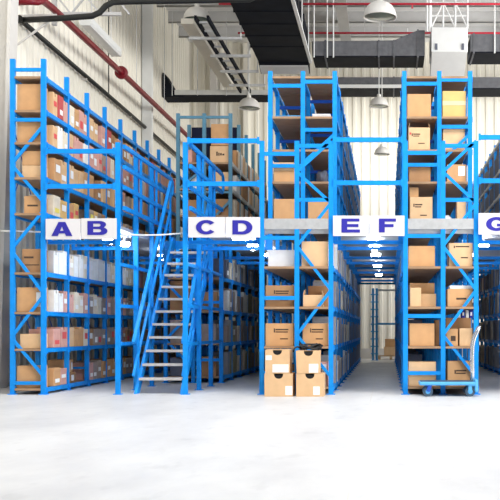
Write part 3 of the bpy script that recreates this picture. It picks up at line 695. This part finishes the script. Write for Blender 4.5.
# ------------------------------------------------------------------ guard rails
def guard(xa, xb, rows, lab):
    t = thing('guardrail', lab, 'guardrail', ((xa + xb)/2, -0.012, 2.44)); hw = (xb - xa)/2 - 0.036
    for py in rows:
        z = PZ(py) - 2.44
        rl = obj('rail', [gbox(-hw, hw, -0.022, 0.022, z - 0.032, z + 0.032)], M['blue'], t)
        obj('rail_bracket', [gbox(-hw - 0.004, -hw + 0.03, -0.032, -0.022, z - 0.05, z + 0.05)], M['blue'], rl)
        obj('rail_bracket', [gbox(hw - 0.03, hw + 0.004, -0.032, -0.022, z - 0.05, z + 0.05)], M['blue'], rl)
guard(XA[-1], XB[0], (151.5, 186.5), 'pair of blue guard rails above the A and B signs')
guard(XB[-1], XD[0], (141, 184), 'pair of blue guard rails above the C and D signs')
guard(XD[-1], XF[0], (140, 183), 'pair of blue guard rails above the E and F signs')
guard(XF[-1], XH[0], (137.5, 181), 'pair of blue guard rails above the G sign')
def well_guard(x, lab, zs, yend):
    t = thing('stairwell_railing', lab, 'railing', (x, 0, 0))
    for z in zs:
        obj('rail', [gbox(-0.02, 0.02, 0.04, yend, z - 0.028, z + 0.028)], M['blue'], t)
    for i in (1, 2):
        obj('post', [gbox(-0.015, 0.015, rowY(i) - 0.025, rowY(i) + 0.025, zs[-1] - 0.02, zs[0] + 0.03)], M['blue'], t)
    obj('end_loop', [gtube([(0, yend, zs[0]), (0, yend + 0.10, zs[0] - 0.03), (0, yend + 0.14, zs[0] - 0.14), (0, yend + 0.10, zs[0] - 0.25), (0, yend, zs[1])], 0.026, 8)], M['blue'], t, smooth=True)
well_guard(XB[0] + 0.075, 'blue four-bar railing along the stair opening on the B side', (3.55, 3.26, 2.965, 2.67), 3.1)
well_guard(XB[-1] + 0.06, 'blue four-bar railing along the stair opening on the C side', (3.58, 3.27, 2.965, 2.67), 2.75)

# ------------------------------------------------------------------ staircase
t = thing('staircase', 'steep blue steel staircase with open pale treads climbing to the walkway', 'stairs', (0, 0, 0))
sx0, sx1 = -3.625, -2.965
def st(i): return (0.34 + 0.205 * i, 0.225 + 0.2 * i)
y00, z00 = st(-1.05); y11, z11 = st(10.95)
for x in (sx0, sx1):
    obj('stringer', [gprism([(y00 - 0.02, 0.0), (y00 + 0.16, 0.0), (y11 + 0.14, z11 - 0.05), (y11 + 0.14, z11 + 0.07), (y11 - 0.03, z11 + 0.07)], 'x', x - 0.02, x + 0.02)], M['blue'], t)
for i in range(11):
    y, z = st(i)
    obj('tread', [gbox(sx0 + 0.02, sx1 - 0.02, y - 0.10, y + 0.12, z - 0.008, z), gbox(sx0 + 0.02, sx1 - 0.02, y - 0.105, y - 0.095, z - 0.035, z + 0.001), gbox(sx0 + 0.02, sx1 - 0.02, y + 0.11, y + 0.12, z - 0.03, z)], M['tread'], t)
for x, s in ((sx0 - 0.025, -1), (sx1 + 0.025, 1)):
    a = (x, y00 + 0.0, 0.74); b = (x, 2.55, 3.42)
    obj('handrail', [gbar(a, b, 0.05, 0.05, (1, 0, 0))], M['blue'], t)
    obj('middle_rail', [gbar((x, y00 - 0.02, 0.26), (x, 2.5, 2.92), 0.035, 0.035, (1, 0, 0))], M['blue'], t)
    for i in (0.2, 3.6, 7.2, 10.6):
        y, z = st(i)
        obj('baluster', [gbox(x - 0.015, x + 0.015, y - 0.02, y + 0.02, z - 0.06, 0.74 + (y - y00) * (3.42 - 0.74) / (2.55 - y00))], M['blue'], t)

# ------------------------------------------------------------------ letter signs
def arc(cx, cy, rx, ry, a0, a1, n=16): return [(cx + rx*math.cos(math.radians(a0 + (a1 - a0)*i/n)), cy + ry*math.sin(math.radians(a0 + (a1 - a0)*i/n))) for i in range(n + 1)]
GL = {
 'A': [[(0, 0), (0.30, 0), (0.36, 0.18), (0.64, 0.18), (0.70, 0), (1, 0), (0.66, 1), (0.34, 1)], [(0.42, 0.37), (0.50, 0.68), (0.58, 0.37)]],
 'B': [[(0, 0), (0.62, 0)] + arc(0.66, 0.285, 0.34, 0.285, -90, 62) + arc(0.62, 0.75, 0.31, 0.25, -40, 90) + [(0, 1)], [(0.29, 0.60), (0.29, 0.81)] + arc(0.56, 0.705, 0.10, 0.105, 90, -90, 8), [(0.29, 0.20), (0.29, 0.42)] + arc(0.58, 0.31, 0.11, 0.11, 90, -90, 8)],
 'C': [arc(0.5, 0.5, 0.5, 0.5, 38, 322, 28) + [(0.70, 0.33)] + arc(0.5, 0.5, 0.235, 0.29, 318, 42, 24) + [(0.70, 0.67)]],
 'D': [[(0, 0), (0.50, 0)] + arc(0.50, 0.5, 0.5, 0.5, -90, 90, 20) + [(0, 1)], [(0.28, 0.21), (0.28, 0.79)] + arc(0.46, 0.5, 0.25, 0.29, 90, -90, 16)],
 'E': [[(0, 0), (1, 0), (1, 0.22), (0.31, 0.22), (0.31, 0.40), (0.92, 0.40), (0.92, 0.61), (0.31, 0.61), (0.31, 0.79), (0.97, 0.79), (0.97, 1), (0, 1)]],
 'F': [[(0, 0), (0.34, 0), (0.34, 0.38), (0.86, 0.38), (0.86, 0.60), (0.34, 0.60), (0.34, 0.78), (1, 0.78), (1, 1), (0, 1)]],
 'G': [arc(0.5, 0.5, 0.5, 0.5, 38, 300, 26) + [(0.98, 0.12), (0.98, 0.52), (0.52, 0.52), (0.52, 0.33), (0.72, 0.33), (0.72, 0.25)] + arc(0.5, 0.5, 0.24, 0.29, 300, 42, 24) + [(0.70, 0.67)]],
}
def letter_mesh(ch, w, h, t):
    cu = bpy.data.curves.new('letter', 'CURVE'); cu.dimensions = '2D'; cu.fill_mode = 'BOTH'; cu.extrude = t/2
    for loop in GL[ch]:
        sp = cu.splines.new('POLY'); sp.points.add(len(loop) - 1)
        for p, (u, v) in zip(sp.points, loop): p.co = (u*w, v*h, 0, 1)
        sp.use_cyclic_u = True
    tmp = bpy.data.objects.new('tmp', cu); COL.objects.link(tmp)
    dg = bpy.context.evaluated_depsgraph_get(); me = bpy.data.meshes.new_from_object(tmp.evaluated_get(dg))
    bpy.data.objects.remove(tmp); bpy.data.curves.remove(cu)
    me.transform(Matrix.Rotation(PI/2, 4, 'X')); me.materials.clear(); me.materials.append(M['letter']); me.name = 'letter'
    return me
Ysg = -0.085
def sign(ch, p0, p1, pt, pb, l0, l1, lt, lb, lab):
    x0, x1, z0, z1 = PX(p0, Ysg), PX(p1, Ysg), PZ(pb, Ysg), PZ(pt, Ysg)
    t = thing('aisle_sign', lab, 'sign', ((x0 + x1)/2, Ysg, z0), 'aisle letter signs'); hw = (x1 - x0)/2
    pn = obj('panel', [gbox(-hw, hw, 0, 0.018, 0, z1 - z0)], M['sign'], t, bev=0.003)
    lx0 = PX(l0, Ysg) - (x0 + x1)/2; lz0 = PZ(lb, Ysg) - z0
    me = letter_mesh(ch, PX(l1, Ysg) - PX(l0, Ysg), PZ(lt, Ysg) - PZ(lb, Ysg), 0.006)
    obj('letter', me, None, pn, (lx0, -0.0035, lz0))
    for sx in (-hw + 0.05, hw - 0.05): obj('hanger', [gbox(sx - 0.012, sx + 0.012, 0.018, 0.05, (z1 - z0)*0.3, (z1 - z0)*0.45)], M['steel'], t)
sign('A', 45.5, 80.5, 218.8, 239.5, 51.5, 72.5, 222, 236, 'white sign panel with a blue letter A')
sign('B', 81, 116.5, 218.3, 239, 87.5, 107.5, 221, 235, 'white sign panel with a blue letter B')
sign('C', 188.2, 225, 217, 237.5, 196, 216.5, 220, 234.5, 'white sign panel with a blue letter C')
sign('D', 225.4, 260, 217, 237.5, 232.5, 252.5, 220.3, 234.5, 'white sign panel with a blue letter D')
sign('E', 333, 368.8, 215.6, 236, 341.5, 360, 218.6, 232.6, 'white sign panel with a blue letter E')
sign('F', 369.2, 404.5, 215.6, 236, 379, 396, 218.6, 232.4, 'white sign panel with a blue letter F')
sign('G', 478.5, 514, 213, 234.5, 486, 507, 217, 231, 'white sign panel with a blue letter G')

# white cable strung behind the signs
o = obj('hung_cable', [gtube([(PX(1, 0.2), 0.2, PZ(231, 0.2))] + [(PX(x, 0.1), 0.1, PZ(y, 0.1)) for x, y in ((20, 231.3), (45, 232), (80, 233), (118, 234.5), (140, 235.2), (160, 235), (184, 233.2))], 0.012, 6)], M['paper'], smooth=True)
tag(o, 'thin white cable strung across at sign height towards the stairs', 'cable')

# ------------------------------------------------------------------ pipes, ducts and lamps overhead
t = thing('water_pipe', 'dark lagged pipe running along the corrugated wall and turning across the hall', 'pipe', (-6.15, 2.45, 6.1))
r0 = 0.045
def loc(p, o): return tuple(a - b for a, b in zip(p, o))
O = (-6.15, 2.45, 6.1)
obj('wall_run', [gtube([loc(p, O) for p in ((-6.15, 2.45, 6.12), (-6.15, 9, 6.08), (-6.15, 16.6, 6.02))], r0, 10)], M['darkpipe'], t, smooth=True)
obj('cross_run', [gtube([loc(p, O) for p in ((-6.15, 2.45, 6.12), (-5.5, 2.45, 6.15), (-4.95, 2.45, 6.19), (-4.82, 2.45, 6.25), (-4.72, 2.45, 6.36), (-4.6, 2.45, 6.42), (-4.4, 2.45, 6.43), (-2.3, 2.45, 6.47), (-2.2, 2.45, 6.5), (-2.2, 2.45, 9.0))], r0 + 0.005, 10)], M['darkpipe'], t, smooth=True)
obj('elbow', [glathe([(0.0, -0.08), (0.065, -0.08), (0.065, 0.08), (0, 0.08)], (0, 0, 0.02), 12, 'y')], M['darkpipe'], t)
obj('bracket', [gbar(loc((-6.23, 2.5, 5.72), O), loc((-5.66, 2.5, 6.14), O), 0.03, 0.03), gbar(loc((-6.23, 2.62, 6.24), O), loc((-5.6, 2.62, 6.25), O), 0.05, 0.03)], M['column'], t)
for yy in (6.0, 9.5, 13.0): obj('bracket', [gbox(-0.09, 0.02, yy - 2.45, yy - 2.41, -0.08, 0.02)], M['column'], t)
obj('hanger_rod', [gtube([(0.0, 5.2, 0.0), (0.0, 5.2, 2.5)], 0.012, 6)], M['darkpipe'], t)
t = thing('sprinkler_pipe', 'thick dark red pipe with a flanged joint running along the corrugated wall', 'pipe', (-5.75, 2.3, 6.4))
O = (-5.75, 2.3, 6.4)
obj('pipe_run', [gtube([loc(p, O) for p in ((-6.22, 2.1, 6.31), (-5.87, 2.1, 6.32), (-5.78, 2.18, 6.34), (-5.75, 2.36, 6.42), (-5.75, 2.8, 6.45), (-5.76, 8, 6.50), (-5.8, 14.6, 6.55), (-5.8, 16.7, 6.55))], 0.062, 12)], M['redpipe'], t, smooth=True)
obj('flange', [glathe([(0.0, -0.05), (0.10, -0.05), (0.14, -0.03), (0.14, 0.03), (0.10, 0.05), (0.0, 0.05)], (-0.01, 4.95, 0.095), 18, 'y')], M['redpipe'], t)
for yy in (1.7, 6.2, 9.0):
    obj('hanger_rod', [gtube([(0, yy, 0.15), (0, yy, 3.3)], 0.008, 6)], M['steel'], t)
# white trunking high on the wall
t = thing('light_trunking', 'white boxed light fitting hung high along the corrugated wall', 'lamp', (-5.97, 5.4, 6.95))
obj('housing', [gprism([(-0.10, 0.0), (0.09, 0.0), (0.12, 0.05), (0.12, 0.16), (-0.13, 0.16), (-0.13, 0.05)], 'y', 0, 2.2)], M['ductwhite'], t)
obj('end_cap', [gbox(-0.12, 0.11, 2.2, 2.24, 0.0, 0.17)], M['column'], t)
for yy in (0.4, 1.8): obj('hanger_rod', [gtube([(0, yy, 0.15), (0, yy, 3.0)], 0.01, 6)], M['steel'], t)
# steel truss piece top corner
t = thing('roof_truss', 'grey steel truss piece near the roof above the wall pipes', 'truss', (-5.2, 3.5, 6.56))
for z in (0.0, 0.32):
    obj('chord', [gbox(-0.75, 0.45, -0.03, 0.03, z - 0.03, z + 0.03)], M['purlin'], t)
for i in range(5):
    x = -0.7 + i * 0.26
    obj('web_bar', [gbar((x, 0, 0.0 if i % 2 else 0.32), (x + 0.26, 0, 0.32 if i % 2 else 0.0), 0.03, 0.03)], M['purlin'], t)
obj('bearing', [gbox(-0.78, -0.7, -0.04, 0.04, -0.2, 3.36)], M['purlin'], t)
# big dark duct running to the viewer
zb = 7.5
t = thing('air_duct', 'large black duct coming forward under the roof', 'duct', (-2.55, 7.0, zb)); xw = 0.615
O = (-2.55, 7.0, zb)
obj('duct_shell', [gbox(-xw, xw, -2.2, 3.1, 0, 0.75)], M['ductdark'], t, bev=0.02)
for yy in (-1.6, -0.75, 0.1, 0.95, 1.8): obj('joint_band', [gbox(-xw - 0.012, xw + 0.012, yy - 0.03, yy + 0.03, -0.014, 0.765)], M['ductdark'], t)
obj('duct_mouth', [gprism([(3.1, 0.0), (3.1, 0.70), (3.6, 0.60), (3.6, -0.16)], 'x', -xw, xw)], M['ductdark'], t)
obj('grille', [gbox(-xw + 0.02, xw - 0.02, 3.2 + 0.05*i, 3.225 + 0.05*i, -0.10 - 0.01*i, -0.05 - 0.012*i) for i in range(8)], M['purlin'], t)
obj('side_rail', [gbar((xw + 0.05, -2.2, 0.02), (xw + 0.05, 3.2, 0.02), 0.05, 0.07)], M['ductwhite'], t)
for yy in (-1.2, 0.6, 2.4): obj('hanger_rod', [gtube([(xw + 0.06, yy, 0), (xw + 0.06, yy, 2.4)], 0.015, 6)], M['ductwhite'], t)
# duct across the hall between the black duct and the white unit
def cross_duct(lab, x0, x1, y0, y1, z0, z1, mface, seams, hang=()):
    t = thing('air_duct', lab, 'duct', ((x0 + x1)/2, y0, z0)); hw = (x1 - x0)/2
    obj('duct_shell', [gbox(-hw, hw, 0, y1 - y0, 0.03, z1 - z0)], M[mface], t, bev=0.02)
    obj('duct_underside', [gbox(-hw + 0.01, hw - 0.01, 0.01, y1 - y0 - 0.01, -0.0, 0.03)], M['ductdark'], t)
    for sx in seams: obj('joint_band', [gbox(sx - (x0 + x1)/2 - 0.02, sx - (x0 + x1)/2 + 0.02, -0.015, y1 - y0 + 0.015, -0.015, z1 - z0 + 0.015)], M[mface], t)
    for sx in hang: obj('hanger_rod', [gtube([(sx - (x0 + x1)/2, -0.03, -0.02), (sx - (x0 + x1)/2, -0.03, ZC - z0 - 0.3)], 0.018, 6)], M['ductwhite'], t)
    return t
Yd = 9.8
t = thing('air_duct', 'long grey lagged duct beneath the sprinkler lines, flaring up towards the white unit', 'duct', (-0.45, Yd, PZ(57, Yd)))
za, zb2 = PZ(41, Yd) - PZ(57, Yd), PZ(30, Yd) - PZ(57, Yd)
obj('duct_shell', [gprism([(-1.37, 0.03), (1.37, 0.03), (1.37, zb2), (1.20, zb2), (0.62, za + 0.02), (-1.37, za)], 'y', 0, 1.0)], M['ductgrey'], t, bev=0.015)
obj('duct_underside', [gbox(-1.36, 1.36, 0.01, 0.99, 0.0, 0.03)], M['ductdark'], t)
for sx in (-1.05, 0.25, 0.62): obj('joint_band', [gbox(sx - 0.02, sx + 0.02, -0.015, 1.015, -0.015, za + 0.025)], M['ductgrey'], t)
obj('joint_band', [gbox(1.18, 1.22, -0.015, 1.015, -0.015, zb2 + 0.015)], M['ductgrey'], t)
for sx in (-1.32, -1.0, -0.85): obj('hanger_rod', [gtube([(sx, -0.03, -0.02), (sx, -0.03, ZC - PZ(57, Yd) - 0.3)], 0.018, 6)], M['ductwhite'], t)
cross_duct('grey duct joining the white unit on its G side', 2.02, 4.6, Yd - 0.1, Yd + 0.95, PZ(54, Yd), PZ(35, Yd), 'ductgrey', (2.1, 3.4), (2.6, 4.2))
# white unit with its hanging frame
t = thing('ventilation_unit', 'white boxed ventilation unit hung from white struts over the F and G rack', 'ventilation unit', (PX(449.5, 9.6), 9.6, PZ(52, 9.6)))
hw = 0.44; hh = PZ(27, 9.6) - PZ(52, 9.6)
obj('housing', [gbox(-hw, hw, 0, 1.1, 0, hh)], M['ductwhite'], t, bev=0.02)
obj('hopper', [gprism([(0.02, 0.0), (1.08, 0.0), (1.08, -0.40), (0.9, -0.40)], 'x', -hw + 0.02, hw - 0.02)], M['ductwhite'], t)
for sx in (-hw + 0.12, hw - 0.12): obj('latch', [gbox(sx - 0.03, sx + 0.03, -0.02, 0.0, 0.05, 0.2)], M['slate'], t)
for sx in (-hw, -hw/3, hw/3, hw): obj('strut', [gtube([(sx, 0.1, hh), (sx, 0.1, hh + 1.3)], 0.026, 6)], M['ductwhite'], t)
for z in (0.30, 0.62): obj('strut', [gtube([(-hw, 0.1, hh + z), (hw, 0.1, hh + z)], 0.022, 6)], M['ductwhite'], t)
for a, b in ((-hw, -hw/3), (hw/3, -hw/3), (hw, hw/3)): obj('strut', [gtube([(a, 0.1, hh), (b, 0.1, hh + 0.62)], 0.020, 6)], M['ductwhite'], t)
for sx in (-hw - 0.10, -hw - 0.035): obj('strut', [gtube([(sx, 0.05, hh - 0.1), (sx, 0.05, hh + 1.3)], 0.03, 6)], M['ductwhite'], t)
# far duct near the end wall
Yf = 14.6
cross_duct('low grey duct in front of the cream end wall', PX(338, Yf), 7.5, Yf, Yf + 1.0, PZ(89, Yf), PZ(77, Yf), 'ductgrey', (0.2, 2.2, 3.6), (0.6, 4.6))
o = obj('pipe_rail', [gbox(PX(338, Yf - .1), 0.42, Yf - 0.12, Yf - 0.05, PZ(88.5, Yf), PZ(85.5, Yf))], M['ductwhite']); tag(o, 'white rail along the front of the low far duct', 'rail')
# cable tray on the stair side
Yt2 = 13.2
t = thing('cable_tray', 'dark cable tray with a pale edge crossing above the stairs', 'cable tray', (PX(205, Yt2), Yt2, PZ(95, Yt2)))
a, b = PX(164, Yt2) - PX(205, Yt2), PX(268, Yt2) - PX(205, Yt2)
obj('tray_floor', [gbox(a, b, 0, 0.75, -0.03, 0.0)], M['ductdark'], t)
obj('tray_edge', [gbox(a + 0.3, b, -0.04, 0.0, 0.0, 0.13)], M['pale'], t)
obj('tray_bend', [gprism([(a - 0.05, -0.05), (a + 0.55, -0.05), (a + 0.3, 0.1), (a, 0.62), (a - 0.05, 0.62)], 'y', 0.01, 0.7)], M['ductdark'], t)
for x in (-0.9, -0.2, 0.6, 1.2): obj('hanger_rod', [gtube([(x, -0.05, -0.03), (x, -0.05, 2.3)], 0.012, 6)], M['steel'], t)
t = thing('cable_ladder', 'narrow cable ladder running away above the stairs with cross struts', 'cable ladder', (-3.9, 6.6, 7.48))
for x in (-0.13, 0.13): obj('side_rail', [gbox(x - 0.025, x + 0.025, 0, 6.4, -0.05, 0.05)], M['ductdark'], t)
for i in range(10): obj('rung', [gbox(-0.11, 0.11, 0.3 + 0.6*i, 0.34 + 0.6*i, -0.02, 0.02)], M['steel'], t)
for yy, a, b in ((1.2, -0.5, 0.68), (2.6, -0.28, 0.68), (4.0, -0.28, 0.68), (5.4, -0.28, 0.68)):
    obj('cross_strut', [gbox(a, b, yy - 0.03, yy + 0.03, -0.11, -0.05)], M['steel'], t)
    obj('hanger_rod', [gtube([(b - 0.03, yy, -0.1), (b - 0.03, yy, 2.4)], 0.015, 6)], M['ductwhite'], t)
o = obj('trunking', [gbox(-4.50, -4.22, 7.4, 13.0, 7.60, 7.72)], M['wall']); tag(o, 'broad cream trunking running beside the cable ladder', 'trunking')
# sprinkler lines under the roof
for y, z, lab in ((12.3, PZ(33, 12.3), 'thin red sprinkler line just above the long grey duct'), (9.3, PZ(4, 9.3), 'thin red sprinkler line at the top of the view near the roof')):
    t = thing('sprinkler_line', lab, 'pipe', (0, y, z))
    obj('pipe_run', [gtube([(-4.0, 0, 0), (9.0, 0, 0)], 0.028, 8)], M['redthin'], t, smooth=True)
    for x in (-3.0, -0.6, 1.8, 4.2, 6.6): obj('hanger_rod', [gtube([(x, 0, 0), (x, 0, ZC - z - 0.02)], 0.008, 6)], M['steel'], t)
    for x in (-2.4, 0.6, 3.6): obj('sprinkler_head', [glathe([(0.0, -0.10), (0.03, -0.10), (0.03, -0.09), (0.012, -0.085), (0.012, -0.02), (0, -0.02)], (x, 0, 0), 10)], M['redthin'], t)
# bowl lamps
def bowl(px, pbot, Y, lab, r=0.30):
    x, z = PX(px, Y), PZ(pbot, Y)
    t = thing('bowl_lamp', lab, 'lamp', (x, Y, z), 'high bowl lamps')
    sh = obj('lamp_shade', [glathe([(r, 0.0), (r*0.985, 0.05*r/0.3), (r*0.93, 0.11*r/0.3), (r*0.80, 0.18*r/0.3), (r*0.58, 0.24*r/0.3), (r*0.32, 0.275*r/0.3), (r*0.12, 0.285*r/0.3), (r*0.10, 0.27*r/0.3), (r*0.5, 0.24*r/0.3), (r*0.74, 0.18*r/0.3), (r*0.89, 0.10*r/0.3), (r*0.95, 0.02), (r, 0.0)], (0, 0, 0), 32)], M['lampshell'], t, smooth=True)
    obj('lamp_glass', [glathe([(r*0.93, 0.015), (r*0.6, -0.01), (0.0, -0.02)], (0, 0, 0), 32)], M['lampglass'], t, smooth=True)
    obj('rim', [gtube([(r*math.cos(a), r*math.sin(a), 0.0) for a in [2*PI*i/32 for i in range(32)]], 0.012, 6, True)], M['lampshell'], sh, smooth=True)
    obj('ballast_housing', [glathe([(0, 0.95*r - 0.03), (0.055, 0.95*r - 0.03), (0.055, 0.95*r + 0.06), (0.03, 0.95*r + 0.08), (0, 0.95*r + 0.08)], (0, 0, 0), 18)], M['lampshell'], t)
    obj('hanger_rod', [gtube([(0, 0, 0.95*r + 0.07), (0, 0, ZC - z - 0.02 if Y > 3 else 2.5)], 0.012, 6)], M['ductwhite'], t)
bowl(380, 17, 5.6, 'large bowl lamp hanging at the top beside the white ventilation unit', 0.33)
bowl(197, 20, 7.6, 'bowl lamp with a dark glass underside above the cable tray and ladder', 0.30)
bowl(249, 108, 11.8, 'pale bowl lamp hanging low above the grey-green rack bay', 0.285)
bowl(379, 106, 12.6, 'faint bowl lamp against the cream end wall between the two tall racks', 0.26)
bowl(382, 154, 13.6, 'small faint bowl lamp hanging lower against the cream end wall', 0.22)

# ------------------------------------------------------------------ far end of the E-F aisle
Ye = 15.2
t = thing('rack_frame', 'single blue rack frame with a mid rail standing at the far aisle end', 'rack frame', (PX(373, Ye), Ye, 0))
for x in (0.0, 0.11): obj('upright', [gbox(x - 0.035, x + 0.035, -0.03, 0.03, 0, 2.15), gbox(x - 0.06, x + 0.06, -0.05, 0.05, 0, 0.012)], M['trolley'], t)
for i in range(9): obj('rung', [gbox(-0.07, 0.16, -0.045, -0.03, 0.18 + 0.22*i, 0.22 + 0.22*i)], M['trolley'], t)
obj('mid_rail', [gbox(0.14, 0.85, -0.025, 0.025, 1.06, 1.12)], M['trolley'], t)
obj('top_rail', [gbox(0.14, 0.85, -0.025, 0.025, 2.06, 2.12)], M['pale'], t)
obj('end_post', [gbox(0.80, 0.85, -0.025, 0.025, 0, 2.12)], M['pale'], t)
t = thing('pallet', 'small wooden pallet on the floor by the end wall', 'pallet', (PX(391, 16.0), 16.2, 0))
for i in range(5): obj('deck_board', [gbox(-0.4, 0.4, -0.3 + i*0.13, -0.22 + i*0.13, 0.10, 0.12)], M['wood'], t)
for x in (-0.36, 0, 0.36): obj('bearer', [gbox(x - 0.04, x + 0.04, -0.3, 0.3, 0, 0.10)], M['wood'], t)
carton('plain kraft carton on the pallet by the end wall', 384, 397, 347, 0.122, 15.95, 0.4, 'kraftlight')
carton('pale carton stacked above the plain one on the far pallet', 385, 396, 339, PZ(347, 15.95) + 0.003, 15.98, 0.35, 'kraft')

# ------------------------------------------------------------------ light
w = bpy.data.worlds.new('daylight'); scene.world = w; w.use_nodes = True
bg = w.node_tree.nodes['Background']; bg.inputs['Color'].default_value = (0.96, 0.98, 1.0, 1); bg.inputs['Strength'].default_value = 0.25
def area(name, loc_, rot, sx, sy, power, col=(1, 1, 1)):
    l = bpy.data.lights.new(name, 'AREA'); l.shape = 'RECTANGLE'; l.size = sx; l.size_y = sy; l.energy = power; l.color = col
    o = bpy.data.objects.new(name, l); COL.objects.link(o); o.location = loc_; o.rotation_euler = rot; return o
area('overhead_fill', (1.0, -5.0, 10.2), (0, 0, 0), 12, 6, 1750, (1.0, 0.99, 0.97))  # unseen overhead source added to light the floor and rack fronts
def aim(a, b): return (Vector(b) - Vector(a)).to_track_quat('-Z', 'Y').to_euler()
P = (10.5, -7.5, 4.2); area('front_right_fill', P, aim(P, (-4.5, 3.0, 2.6)), 7, 5, 1400, (1.0, 0.995, 0.98))  # added from front right to brighten the wall rack's boxes, source unseen
P = (11.5, 7.0, 5.5); area('side_fill', P, aim(P, (0.0, 13.0, 8.2)), 8, 4, 1600, (1.0, 0.98, 0.94))  # unseen source added to brighten the ceiling and end wall
area('end_wall_fill', (0.2, 14.6, 6.0), (math.radians(70), 0, 0), 5, 1.5, 90, (1.0, 0.97, 0.90))  # fill turned on the end wall, no fitting there

# ------------------------------------------------------------------ camera
cam = bpy.data.cameras.new('camera'); co = bpy.data.objects.new('camera', cam); COL.objects.link(co)
co.location = (0, -D, CAMH); co.rotation_euler = (PI/2, 0, 0)
cam.sensor_width = 36; cam.sensor_fit = 'HORIZONTAL'; cam.lens = F / 500 * 36
cam.shift_x = -(CX - 250) / 500; cam.shift_y = (CY - 250) / 500
cam.clip_end = 200
scene.camera = co
vs = scene.view_settings; vs.view_transform = 'Standard'; vs.look = 'None'; vs.exposure = 0.0; vs.gamma = 1.0; vs.use_curve_mapping = False
